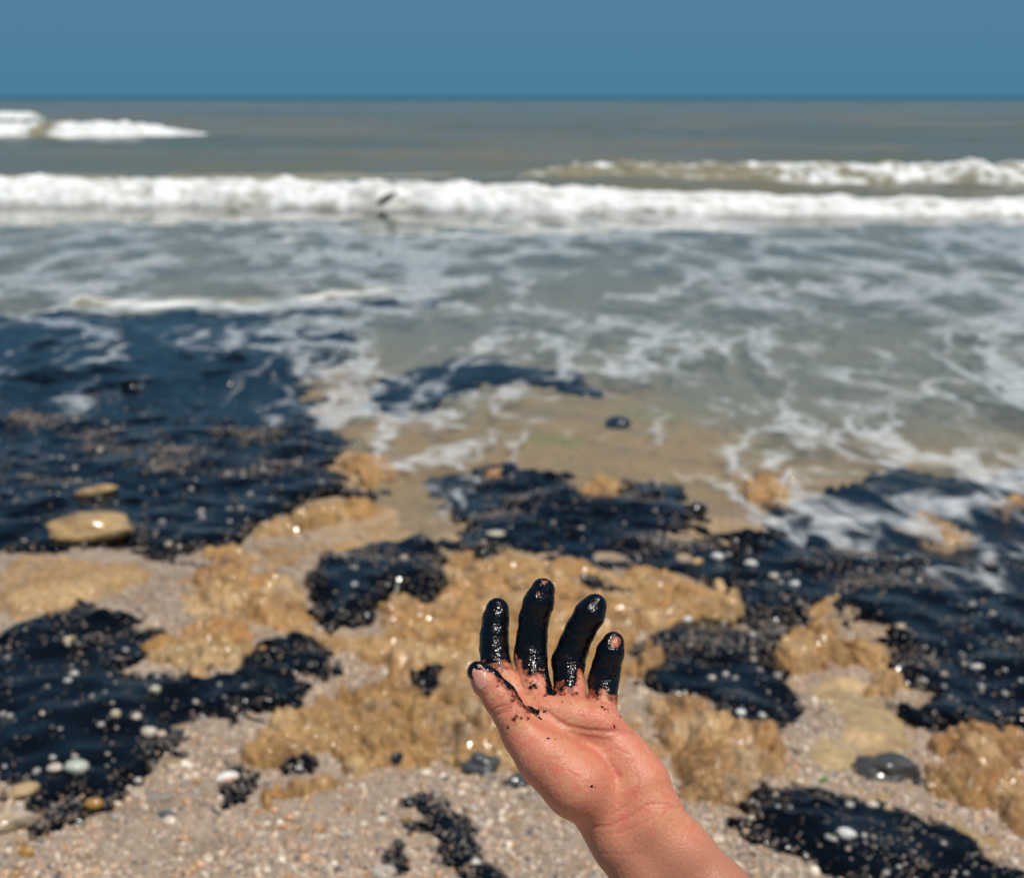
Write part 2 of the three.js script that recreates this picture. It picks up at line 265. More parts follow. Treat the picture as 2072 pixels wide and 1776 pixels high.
slick('broken trail of black oil through the gravel left of the forearm', [800, 1604, 852, 1586, 915, 1612, 975, 1690, 1012, 1742, 1060, 1800, 950, 1800, 925, 1752, 890, 1705, 862, 1672, 830, 1690, 812, 1662, 840, 1640, 798, 1628], { h: 0.024, lump: 0.02, edge: 0.012, cell: 0.007, warp: 0.025, fringe: 0.03 });
slick('small three cornered patch of black oil on the gravel at the bottom', [770, 1702, 802, 1682, 836, 1692, 846, 1742, 802, 1757, 766, 1732], { h: 0.02, lump: 0.012, edge: 0.010, cell: 0.006, warp: 0.02 });
slick('black pointed oil patch lying in a hollow of the tan rock, left of the thumb', [815, 1342, 852, 1362, 906, 1352, 882, 1392, 852, 1388], { h: 0.03, lump: 0.01, over: true, edge: 0.01, cell: 0.007, warp: 0.02, fringe: 0.012, up: 0.04 });
slick('little black oily mound on the ledge left of the wrist', [560, 1532, 612, 1511, 656, 1526, 642, 1552, 562, 1562], { h: 0.05, lump: 0.03, cell: 0.008, warp: 0.02 });
slick('black oil patch around the white and pink shell', [448, 1592, 452, 1552, 482, 1532, 542, 1552, 522, 1592, 452, 1614], { h: 0.016, lump: 0.012, edge: 0.01, cell: 0.006, warp: 0.025 });
slick('tiny dab of black oil on the crest of the middle rock', [1165, 1160, 1200, 1158, 1240, 1172, 1295, 1188, 1290, 1196, 1230, 1182, 1172, 1170], { h: 0.022, lump: 0.006, over: true, edge: 0.008, cell: 0.006, warp: 0.02, fringe: 0.01, up: 0.05 });

function topAt(x, z) {
  let y = sand(x, z), kind = 0, deep = 0;
  for (const R of rocks) { const d = inside(R.L, x, z); if (d > 0) { const h = rockHeight(R, x, z, d); if (h > y) { y = h; kind = 1; deep = d; } } }
  for (const O of oils) { const d = inside(O.L, x, z); if (d > 0) { const h = oilHeight(O, x, z, d); if (h > y) { y = h; kind = 2; deep = d; } } }
  return { y, kind, deep };
}

// ---------------------------------------------------------------- the beach and the sea bed
{
  const rows = [], pos = [], col = [], uv = [], idx = [];
  for (let z = 26; z > -30; z -= z > 1 ? 2.5 : z > -1.6 ? 0.25 : z > -6 ? 0.022 : 0.06 * -z / 6) rows.push(z);
  const nx = 380;
  rows.forEach((z) => {
    const half = z > -1.4 ? 1.6 + 1.1 * (z + 1.4) : Math.max(1.8, 0.95 * -z + 0.6);
    for (let i = 0; i <= nx; i++) {
      const t = i / nx * 2 - 1, x = half * (0.55 * t + 0.45 * t * t * t), s = seaward(x, z) + 0.35 * fbm(x * 1.3, 2.2, z * 1.3, 3);
      pos.push(x, sand(x, z), z); uv.push(x / 0.4, z / 0.4);
      let c = mix3([0.34, 0.262, 0.198], [0.25, 0.188, 0.138], smooth(-0.1, 0.3, fbm(x * 6, 1, z * 6, 4)));
      c = mix3(c, [0.38, 0.25, 0.125], smooth(-1.7, -0.2, s) * 0.8);
      const bed = mix3(mix3([0.40, 0.265, 0.12], [0.31, 0.225, 0.125], smooth(-0.1, 0.3, fbm(x * 2.4, 6, z * 4.4, 4))), [0.29, 0.26, 0.09], smooth(0.08, 0.4, fbm(x * 1.6 + 4, 3, z * 1.6, 3)));
      c = mix3(c, bed, smooth(0, 0.5, s));
      c = mix3(c, [0.25, 0.238, 0.175], smooth(1.2, 3.6, s));
      const k = 1 + 0.3 * n3(x * 22, 4, z * 22);
      col.push(c[0] * k, c[1] * k, c[2] * k);
    }
  });
  for (let j = 0; j < rows.length - 1; j++) for (let i = 0; i < nx; i++) { const a = j * (nx + 1) + i, b = a + nx + 1; idx.push(a, a + 1, b, a + 1, b + 1, b); }
  const g = new THREE.BufferGeometry();
  g.setAttribute('position', new THREE.Float32BufferAttribute(pos, 3)); g.setAttribute('uv', new THREE.Float32BufferAttribute(uv, 2)); g.setAttribute('color', new THREE.Float32BufferAttribute(col, 3));
  g.setIndex(idx); g.computeVertexNormals();
  tag(mesh('beach_ground', g, M.sand), 'pale shell sand beach sloping down into the shallow sea', null, null, 'structure');
}

// ---------------------------------------------------------------- shallow water with lacy foam
function ripple(x, z) {
  const far = smooth(4, 9, -z);
  return 0.006 * far * Math.sin(2.1 * z + 0.5 * x + 2.5 * fbm(x * 0.35, 1, z * 0.35, 2)) + (0.005 + 0.009 * far) * fbm(x * 1.7, 5.5, z * 2.8, 3) + 0.004 * n3(x * 6, 2, z * 9);
}
function foamAmount(x, z) {                   // how much of the surface the foam covers, from the surf down to the shore
  const s = seaward(x, z), d = -z;
  let a = 0.335 + 0.17 * smooth(8, 13, d) - 0.2 * smooth(14, 16.5, d) + 0.23 * smooth(0.05, 0.45, x / d) * smooth(4.2, 5.2, d) * (1 - 0.4 * smooth(8, 13, d));
  a -= 0.06 * smooth(-0.05, -0.4, x / d) * (1 - smooth(7, 11, d));
  a += 0.30 * fbm(x * 0.55 + 3, 2, z * 0.42, 3);
  return a * smooth(-0.1, 0.5, s + 0.4 * fbm(x * 1.5, 9, z * 1.5, 2));
}
{
  const N = 1600, X0 = -10.5, SX = 21, Z0 = -22.5, SZ = 19.5, tr = new Uint8Array(N * N * 4);
  for (let j = 0; j < N; j++) for (let i = 0; i < N; i++) {
    const x = X0 + (i + 0.5) / N * SX, z = Z0 + (j + 0.5) / N * SZ, o = (j * N + i) * 4;
    let f = 0;
    if (Math.abs(x) < 0.7 * -z + 0.4) {
      const a = foamAmount(x, z);
      if (a > 0.02) {
        const wx = x + 0.42 * fbm(x * 1.3, 1.5, z * 0.8, 4) + 0.05 * n3(x * 9, 3.3, z * 6), wz = z + 0.7 * fbm(x * 1.3 + 7, 4.5, z * 0.8, 4) + 0.08 * n3(x * 9, 9.3, z * 6), d = -z, far = smooth(7.5, 11, d);
        const net = (sx, sz, o) => { const p = worley(wx * sx + o, wz * sz), q = worley(wx * sx * 2.1 + o + 0.3 * b0, wz * sz * 2.1); const t = worley(wx * sx * 4.6, wz * sz * 4.6 + o); return 0.42 * (1 - (p[1] - p[0]) * 1.7) + 0.26 * (1 - (q[1] - q[0]) * 1.6) + 0.16 * (1 - (t[1] - t[0]) * 1.7); };
        const b0 = fbm(wx * lerp(1.3, 0.7, far) + 5, 2.7, wz * lerp(0.7, 0.35, far), 3), lace = far < 0.01 ? net(3.1, 1.5, 0) : far > 0.99 ? net(1.4, 0.62, 5) : lerp(net(3.1, 1.5, 0), net(1.4, 0.62, 5), far);
        const b = fbm(wx * lerp(3.4, 1.8, far), 7.7, wz * lerp(1.8, 0.9, far), 5), v = lace + 0.55 * b + 0.75 * b0 + a * 0.9;
        f = smooth(0.74, 1.18, v) * 0.60 * (0.72 + 0.6 * n3(x * 13, 6, z * 13));
      }
    }
    const v = clamp(1 - f) * 255; tr[o] = tr[o + 1] = tr[o + 2] = v; tr[o + 3] = 255;
  }
  const tex = new THREE.DataTexture(tr, N, N); tex.magFilter = THREE.LinearFilter; tex.needsUpdate = true;
  const rows = [], pos = [], uv = [], idx = [], nx = 380;
  for (let z = -3.6; z > -22.3; z -= 0.012 * -z) rows.push(z);
  rows.forEach((z) => { const half = 0.85 * -z + 0.35; for (let i = 0; i <= nx; i++) { const x = lerp(-half, half, i / nx); pos.push(x, ripple(x, z), z); uv.push((x - X0) / SX, (z - Z0) / SZ); } });
  for (let j = 0; j < rows.length - 1; j++) for (let i = 0; i < nx; i++) { const a = j * (nx + 1) + i, b = a + nx + 1; idx.push(a, a + 1, b, a + 1, b + 1, b); }
  const g = new THREE.BufferGeometry();
  g.setAttribute('position', new THREE.Float32BufferAttribute(pos, 3)); g.setAttribute('uv', new THREE.Float32BufferAttribute(uv, 2)); g.setIndex(idx); g.computeVertexNormals();
  const water = new THREE.MeshPhysicalMaterial({ name: 'shallow water', color: new THREE.Color(0.86, 0.87, 0.86), roughness: 0.06, ior: 1.33, transmission: 1, thickness: 0, transmissionMap: tex, specularIntensity: 0.75 });
  tag(mesh('shallow_water', g, water), 'clear shallow water laced with thin white foam', null, null, 'structure');
}

// ---------------------------------------------------------------- open sea out to the horizon
function swell(x, z) {
  const d = -z, fade = 1 / (1 + d / 160), w = fbm(x * 0.03, 1.2, z * 0.05, 2) * 6;
  return fade * (0.22 * Math.sin(z * 0.5 + x * 0.05 + w) + 0.32 * fbm(x * 0.16, 3.1, z * 0.5, 3) + 0.13 * fbm(x * 0.6, 6.1, z * 1.3, 3));
}
{
  const rows = [], pos = [], col = [], idx = [], nx = 300;
  for (let z = -19.4; z > -9000; z *= z > -120 ? 1.0075 : z > -500 ? 1.02 : 1.12) rows.push(z);
  rows.forEach((z) => {
    const half = 1.3 * -z + 2, blue = smooth(260, 480, -z);
    for (let i = 0; i <= nx; i++) {
      const t = i / nx * 2 - 1, x = half * (0.36 * t + 0.64 * t * t * t); pos.push(x, swell(x, z) - 0.02, z);
      const silt = mix3([0.165, 0.145, 0.09], [0.105, 0.118, 0.088], smooth(-0.2, 0.2, fbm(x * 0.05, 2, z * 0.14, 3)));
      col.push(...mix3(silt, [0.008, 0.075, 0.075], blue));
    }
  });
  for (let j = 0; j < rows.length - 1; j++) for (let i = 0; i < nx; i++) { const a = j * (nx + 1) + i, b = a + nx + 1; idx.push(a, a + 1, b, a + 1, b + 1, b); }
  const g = new THREE.BufferGeometry();
  g.setAttribute('position', new THREE.Float32BufferAttribute(pos, 3)); g.setAttribute('color', new THREE.Float32BufferAttribute(col, 3)); g.setIndex(idx); g.computeVertexNormals();
  tag(mesh('sea', g, new THREE.MeshPhysicalMaterial({ name: 'silty sea water', vertexColors: true, roughness: 0.22, ior: 1.33 })), 'silty brown grey sea running out to the horizon', null, null, 'structure');
}

// ---------------------------------------------------------------- breaking waves
function breaker(label, { x0, x1, zAt, hAt, wide, cover, step = 0.045, seed = 0 }) {
  const nx = Math.ceil((x1 - x0) / step), nt = 30, pos = [], col = [], idx = [];
  for (let i = 0; i <= nx; i++) for (let j = 0; j <= nt; j++) {
    const x = lerp(x0, x1, i / nx), t = j / nt, end = smooth(0, 0.08, i / nx) * smooth(1, 0.92, i / nx), h = hAt(x) * end;
    // front toe, steep rolling face, crest, long back
    const f = t < 0.55 ? Math.sin(Math.pow(t / 0.55, 0.8) * Math.PI / 2) : Math.pow(Math.cos((t - 0.55) / 0.45 * Math.PI / 2), 1.4);
    const back = t < 0.55 ? 0.42 * wide * Math.pow(t / 0.55, 1.25) : 0.42 * wide + 0.58 * wide * (t - 0.55) / 0.45;
    let y = h * f - 0.04, z = zAt(x) - back;
    const amp = h * (0.16 + 0.5 * f) * 0.55;
    const lump = 1.25 * fbm(x * 2.2 + seed, y * 3.0, z * 2.2, 5) + 0.45 * Math.abs(n3(x * 9 + seed, y * 9, z * 9));
    y += amp * lump * 0.9 * Math.min(1, t * 6); z += amp * lump * (t < 0.6 ? 1.0 : 0.2);
    const white = cover(x, t, fbm(x * 1.6 + seed, t * 5, 3.3, 4), fbm(x * 6 + seed, t * 9, 8.3, 3));
    pos.push(x, y, z); col.push(...mix3([0.20, 0.18, 0.115], [0.76, 0.76, 0.745], clamp(white)));
  }
  for (let i = 0; i < nx; i++) for (let j = 0; j < nt; j++) { const a = i * (nt + 1) + j, b = a + nt + 1; idx.push(a, b, a + 1, a + 1, b, b + 1); }
  const g = new THREE.BufferGeometry();
  g.setAttribute('position', new THREE.Float32BufferAttribute(pos, 3)); g.setAttribute('color', new THREE.Float32BufferAttribute(col, 3)); g.setIndex(idx); g.computeVertexNormals();
  return rooted('breaking_wave', g, M.foam, label, 'wave');
}
breaker('long white wall of surf reaching right across the water', { x0: -16, x1: 16, zAt: (x) => -18.2 + 0.55 * Math.sin(x * 0.28 + 0.3) + 0.4 * fbm(x * 1.1, 1, 2, 4) + 0.06 * clamp(x, -9, 9), hAt: (x) => 0.30 + 0.03 * Math.sin(x * 0.5 + 2) - 0.012 * clamp(x, -9, 9) + 0.08 * fbm(x * 0.9, 4, 4, 4), wide: 1.7, cover: (x, t, a, b) => 0.86 + 0.9 * a + 1.1 * b - 0.8 * smooth(0.75, 1, t) - 0.35 * smooth(0.06, 0.0, t) });
breaker('second breaker with brown face and foamy crest close behind the surf, on the right', { x0: -1.2, x1: 17, zAt: (x) => -21.6 + 0.3 * fbm(x * 0.6, 2, 5, 3), hAt: (x) => 0.43 * smooth(-1.2, 1.4, x) + 0.07 * fbm(x * 0.9, 8, 1, 3), wide: 2.2, seed: 40, cover: (x, t, a, b) => smooth(2.6, 5.2, x) * (0.75 + 1.2 * a) + smooth(0.43, 0.55, t) * smooth(0.72, 0.6, t) * (0.75 + 2.2 * b) + 1.8 * b + 1.3 * a - 0.25 });
breaker('distant breaking wave with white crest, far left', { x0: -24, x1: -10.2, zAt: (x) => -46 + 0.5 * fbm(x * 0.3, 2, 5, 3), hAt: (x) => 0.60 * smooth(-9.6, -14, x) + 0.1 * fbm(x * 0.5, 8, 1, 3), wide: 4, seed: 80, step: 0.09, cover: (x, t, a, b) => 0.95 + 0.8 * a + 0.6 * b - 0.9 * smooth(0.7, 0.95, t) - 1.3 * Math.exp(-(((x + 16.7) / 0.4) ** 2)) });
breaker('tiny whitecap farthest out, at the left edge', { x0: -34.5, x1: -31, zAt: () => -84, hAt: () => 0.5, wide: 4, seed: 120, step: 0.16, cover: (x, t, a, b) => 0.9 + a + b });
breaker('thin line of fresh foam washing in on the left', { x0: -3.6, x1: -0.6, zAt: (x) => -10.2 + 0.2 * Math.sin(x * 2) + 0.25 * fbm(x * 1.4, 5, 2, 3) - 0.2 * x, hAt: (x) => 0.05 + 0.09 * fbm(x * 1.3, 1, 7, 2), wide: 0.7, seed: 160, step: 0.02, cover: (x, t, a, b) => 0.25 + 2.4 * a + 2.2 * b });

// ---------------------------------------------------------------- loose stones
function stoneShape(seed, sx, sy, sz, rough = 0.16, detail = 3) {
  const g = mergeVertices(new THREE.IcosahedronGeometry(1, detail).deleteAttribute('uv').deleteAttribute('normal'), 1e-4), p = g.attributes.position, v = new THREE.Vector3();
  for (let i = 0; i < p.count; i++) {
    v.fromBufferAttribute(p, i);
    const k = 1 + rough * 1.6 * n3(v.x * 1.1 + seed, v.y * 1.1, v.z * 1.1) + rough * 1.1 * fbm(v.x * 2.6 + seed, v.y * 2.6, v.z * 2.6, 3) + (detail > 3 ? rough * 0.5 * fbm(v.x * 9 + seed, v.y * 9, v.z * 9, 3) : 0);
    p.setXYZ(i, v.x * k * sx, v.y * k * sy, v.z * k * sz);
  }
  g.computeVertexNormals();
  return g;
}
function stoneAt(name, label, px, py, wide, color, { flat: fl = 0.55, deep = 0.8, turn = 0, rough = 0.14, gloss = 0.5, seed = px * 0.37 + py, category = 'pebble', sink = 0.35, detail = 3, material } = {}) {
  let [x, z] = ground(px, py, 0.03); let t = topAt(x, z); [x, z] = flat(px, py, t.y + 0.005); t = topAt(x, z);
  const dist = Math.hypot(x, z, CAM_Y - t.y), r = wide / W * 2 * TAN_H * dist * 0.97 / 2;
  const m = mesh(name, stoneShape(seed, r, r * fl, r * deep, rough, detail), material ?? pebbleOf(...color, gloss));
  m.position.set(x, t.y + r * fl * (1 - 2 * sink) + 0.0, z); m.rotation.y = turn;
  return tag(m, label, category);
}
const CREAM = [0.62, 0.53, 0.42], WHITE = [0.74, 0.71, 0.66], AMBER = [0.42, 0.22, 0.045], DARK = [0.05, 0.052, 0.055], BLACK = [0.004, 0.005, 0.007], TANP = [0.5, 0.34, 0.17];
function rockStone(name, label, px, py, wide, o) {
  const m = stoneAt(name, label, px, py, wide, TAN, { category: 'rock', detail: 5, rough: 0.2, ...o, material: M.rock }), g = m.geometry, p = g.attributes.position, col = [], uv = [];
  for (let i = 0; i < p.count; i++) { col.push(...rockColor(p.getX(i) + px * 0.01 + p.getY(i), p.getZ(i) + py * 0.01, o.tone ?? [0.5, 0.33, 0.15])); uv.push((p.getX(i) + p.getY(i)) / 0.4, (p.getZ(i) + p.getY(i)) / 0.4); }
  g.setAttribute('color', new THREE.Float32BufferAttribute(col, 3)); g.setAttribute('uv', new THREE.Float32BufferAttribute(uv, 2));
  return m;
}
rockStone('flat_boulder', 'loose flat tan boulder resting at the near edge of the left oil field', 184, 1086, 158, { flat: 0.36, deep: 0.62, turn: 0.15, sink: 0.14, rough: 0.17 });
rockStone('long_stone', 'long narrow tan stone lying aslant in the oil behind the flat boulder', 196, 996, 84, { flat: 0.22, deep: 0.3, turn: 0.55, sink: 0.2, rough: 0.12 });
rockStone('broken_slab', 'beige stone slab sticking out of the gravel at the left edge', 8, 1668, 110, { flat: 0.4, deep: 0.5, turn: 0.5, sink: 0.25, tone: [0.45, 0.36, 0.27], rough: 0.1 });
stoneAt('black_stone', 'oil blackened stone standing alone in the shallow water', 1252, 862, 54, BLACK, { flat: 0.45, gloss: 0.2, sink: 0.15, category: 'stone' });
stoneAt('black_stone', 'glossy oil blackened stone on the far rim of the central oil', 1410, 1032, 42, BLACK, { flat: 0.6, gloss: 0.18, sink: 0.2, category: 'stone' });
stoneAt('dark_stone', 'wet dark grey stone with bright glints below the olive slab', 1792, 1558, 108, [0.07, 0.066, 0.058], { flat: 0.4, deep: 0.6, gloss: 0.3, turn: -0.3, rough: 0.42, category: 'stone', detail: 5 });
stoneAt('dark_stone', 'small dark stone at the right end of the wet dark stone', 1862, 1580, 34, [0.05, 0.05, 0.05], { gloss: 0.3, category: 'stone' });
stoneAt('dark_stone', 'dark rough stone in the gravel just left of the thumb root', 975, 1552, 66, DARK, { flat: 0.6, gloss: 0.55, rough: 0.32, category: 'stone', detail: 4 });
stoneAt('dark_stone', 'dark rough stone half hidden behind the heel of the thumb', 1052, 1578, 60, DARK, { flat: 0.5, gloss: 0.55, rough: 0.32, category: 'stone', detail: 4, turn: 0.6 });
stoneAt('black_stone', 'small black oily stone sitting on the gravel under the lumpy wet rock', 800, 1540, 36, BLACK, { flat: 0.6, gloss: 0.25, category: 'stone' });
stoneAt('dark_stone', 'dark stone wedged in the middle rock left of the index finger', 880, 1308, 34, [0.045, 0.04, 0.04], { flat: 0.4, gloss: 0.3, category: 'stone' });
stoneAt('dark_stone', 'long charcoal pebble in the gravel, lower left', 340, 1651, 44, [0.09, 0.095, 0.1], { flat: 0.4, deep: 0.5, turn: -0.35 });
stoneAt('grey_slab', 'flat taupe stone half buried in the gravel, lower left', 314, 1606, 74, [0.27, 0.225, 0.18], { flat: 0.18, deep: 0.45, gloss: 0.7, rough: 0.06 });
stoneAt('tan_stone', 'smooth khaki stone in the gravel left of the shell', 350, 1542, 42, [0.33, 0.24, 0.11], { flat: 0.4, deep: 0.9, gloss: 0.6, rough: 0.1 });
stoneAt('tan_stone', 'tan stone lying across the oil edge near the left border', 48, 1604, 56, TANP, { flat: 0.5, turn: 0.4, rough: 0.25 });
stoneAt('pebble', 'large pale green grey round pebble on the lower left oil', 155, 1551, 46, [0.50, 0.52, 0.42], { flat: 0.6, deep: 0.85, rough: 0.08 });
stoneAt('pebble', 'small cream pebble immediately left of the pale green one', 111, 1553, 30, [0.62, 0.50, 0.42], {});
stoneAt('pebble', 'glossy amber pebble in the gravel under the oil tongue', 191, 1638, 37, AMBER, { flat: 0.6, deep: 0.7, gloss: 0.35, rough: 0.06 });
stoneAt('pebble', 'amber pebble close to the bottom left corner', 54, 1727, 30, AMBER, { flat: 0.8, gloss: 0.4 });
stoneAt('pebble', 'large cream pebble at the gravelly fringe of the lower left oil', 302, 1481, 30, CREAM, { flat: 0.8 });
stoneAt('pebble', 'peach pebble just right of the large cream fringe pebble', 326, 1481, 21, [0.62, 0.46, 0.33], {});
stoneAt('pebble', 'tall cream pebble alone on the lower left oil', 314, 1395, 23, [0.58, 0.52, 0.40], { flat: 0.9 });
stoneAt('pebble', 'round yellowish pebble on the smooth middle of the lower left oil', 234, 1443, 21, [0.62, 0.50, 0.33], { flat: 0.8 });
stoneAt('pebble', 'pinkish oval pebble right of the round yellowish one', 276, 1447, 19, [0.58, 0.46, 0.38], { deep: 1.2 });
stoneAt('pebble', 'grey white pebble, upper of two close together at the left', 149, 1357, 18, [0.56, 0.54, 0.48], {});
stoneAt('pebble', 'grey pebble, lower of two close together at the left', 137, 1374, 17, [0.50, 0.48, 0.45], {});
stoneAt('pebble', 'small elongated tan pebble on the oil below the sandy shelf', 141, 1300, 26, TANP, { deep: 0.45, turn: 0.75 });
stoneAt('pebble', 'cream pebble resting against the charcoal one', 344, 1666, 34, [0.66, 0.52, 0.40], { flat: 0.7 });
stoneAt('pebble', 'flat beige oval pebble on the dark central oil', 1003, 1080, 40, [0.52, 0.46, 0.34], { flat: 0.3, deep: 0.6, rough: 0.05, gloss: 0.7 });
stoneAt('pebble', 'round beige pebble on the oily block left of the middle rock', 817, 1133, 17, [0.56, 0.45, 0.34], { flat: 0.9 });
stoneAt('pebble', 'elongated white pebble nearest the back on the right oil', 1452, 1126, 27, WHITE, { deep: 0.7, turn: -0.5 });
stoneAt('pebble', 'bright round white pebble under the curved tan rim', 1520, 1139, 25, WHITE, {});
stoneAt('pebble', 'white pebble farthest right in the row on the right oil', 1608, 1175, 22, WHITE, {});
stoneAt('pebble', 'off white pebble between the two bright white ones', 1566, 1164, 20, CREAM, {});
stoneAt('pebble', 'tan orange pebble left of the elongated white one', 1411, 1132, 28, [0.56, 0.34, 0.15], { turn: 0.5, deep: 0.6 });
stoneAt('pebble', 'white pebble on the edge of the pale slab beside the ring finger', 1392, 1234, 20, WHITE, {});
stoneAt('pebble', 'tan pebble alone in the smooth right oil field', 1822, 1267, 22, [0.5, 0.36, 0.22], {});
stoneAt('pebble', 'flat whitish pebble far out on the smooth right oil field', 1976, 1349, 27, [0.55, 0.53, 0.5], { deep: 0.6, flat: 0.4 });
stoneAt('pebble', 'cream pebble on the oil mound right of the little finger', 1441, 1367, 17, CREAM, { flat: 0.8 });
stoneAt('pebble', 'bright white pebble at the foot of the oil mound above the rugged rock', 1499, 1446, 22, [0.8, 0.8, 0.78], {});
stoneAt('pebble', 'biggest white pebble on the bottom right oil mound', 1713, 1686, 37, WHITE, { deep: 0.75, turn: -0.4 });
stoneAt('pebble', 'cream pebble near the top edge of the bottom right oil mound', 1766, 1624, 24, CREAM, {});
stoneAt('pebble', 'greyish pebble left of the cream one on the bottom right oil mound', 1720, 1624, 18, [0.5, 0.46, 0.38], {});
stoneAt('pebble', 'tan pebble right of the cream one on the bottom right oil mound', 1797, 1629, 18, TANP, {});
stoneAt('pebble', 'pale blue grey pebble at the bottom edge of the gravel', 36, 1640, 24, [0.55, 0.56, 0.56], {});
stoneAt('pebble', 'white pebble on the gravel below the lumpy wet rock', 862, 1560, 24, [0.72, 0.64, 0.54], {});
stoneAt('pebble', 'large white pebble in the gravel left of the oil trail', 772, 1656, 26, [0.70, 0.62, 0.50], { flat: 0.6 });
stoneAt('pebble', 'round cream pebble on the gravel beside the forearm', 962, 1740, 20, [0.66, 0.60, 0.50], {});
stoneAt('pebble', 'pale grey flat stone at the bottom edge under the three cornered oil', 778, 1760, 50, [0.48, 0.42, 0.36], { flat: 0.3, gloss: 0.7 });

// the white and pink shell: a ribbed, cupped half
{
  const pos = [], col = [], idx = [], na = 40, nr = 14;
  for (let i = 0; i <= na; i++) for (let j = 0; j <= nr; j++) {
    const a = i / na * Math.PI * 2, r = j / nr, rib = 1 + 0.03 * Math.cos(a * 14) * r;
    pos.push(Math.cos(a) * r * rib * 0.024, (1 - r * r) * 0.011 + 0.0006 * Math.cos(a * 14) * r, Math.sin(a) * r * rib * 0.017);
    col.push(...mix3([0.78, 0.74, 0.68], [0.66, 0.36, 0.26], smooth(0.1, 0.75, Math.sin(a) * r + 0.25 * n3(r * 6, a, 2))));
  }
  for (let i = 0; i < na; i++) for (let j = 0; j < nr; j++) { const a = i * (nr + 1) + j, b = a + nr + 1; idx.push(a, a + 1, b, b, a + 1, b + 1); }
  const g = new THREE.BufferGeometry(); g.setAttribute('position', new THREE.Float32BufferAttribute(pos, 3)); g.setAttribute('color', new THREE.Float32BufferAttribute(col, 3)); g.setIndex(idx); g.computeVertexNormals();
  const [x, z] = ground(460, 1566, 0.02), m = mesh('seashell', g, new THREE.MeshPhysicalMaterial({ name: 'shell', vertexColors: true, roughness: 0.35, clearcoat: 0.5 }));
  m.position.set(x, topAt(x, z).y + 0.002, z); m.rotation.set(0.35, 0.4, -0.1);
  tag(m, 'white and pink seashell lying on a patch of oil, lower left', 'shell');
}
// a scrap of green weed and a dark piece of wood in the surf
{
  const leaf = new THREE.SphereGeometry(1, 14, 10); leaf.scale(0.012, 0.0035, 0.007);
  const p = leaf.attributes.position; for (let i = 0; i < p.count; i++) p.setY(i, p.getY(i) + 6 * p.getX(i) ** 2 + 0.001 * n3(p.getX(i) * 300, 1, p.getZ(i) * 300));
  leaf.computeVertexNormals();
  const [x, z] = ground(1666, 1574, 0.01), m = mesh('seaweed_scrap', leaf, new THREE.MeshStandardMaterial({ name: 'green weed', color: new THREE.Color(0.05, 0.2, 0.025), roughness: 0.4 }));
  m.position.set(x, topAt(x, z).y + 0.004, z); m.rotation.y = 0.6;
  tag(m, 'tiny bright green scrap of seaweed on gravel above the bottom right oil', 'seaweed');
  const wood = stoneShape(77, 0.17, 0.045, 0.06, 0.25, 4), [wx, wz] = flat(786, 404, 0.12), d = mesh('driftwood', wood, new THREE.MeshStandardMaterial({ name: 'wet wood', color: new THREE.Color(0.09, 0.075, 0.05), roughness: 0.6 }));
  d.position.set(wx, 0.16, wz + 0.25); d.rotation.z = 0.5;
  tag(d, 'dark wedge of driftwood caught in front of the white surf', 'driftwood');
}

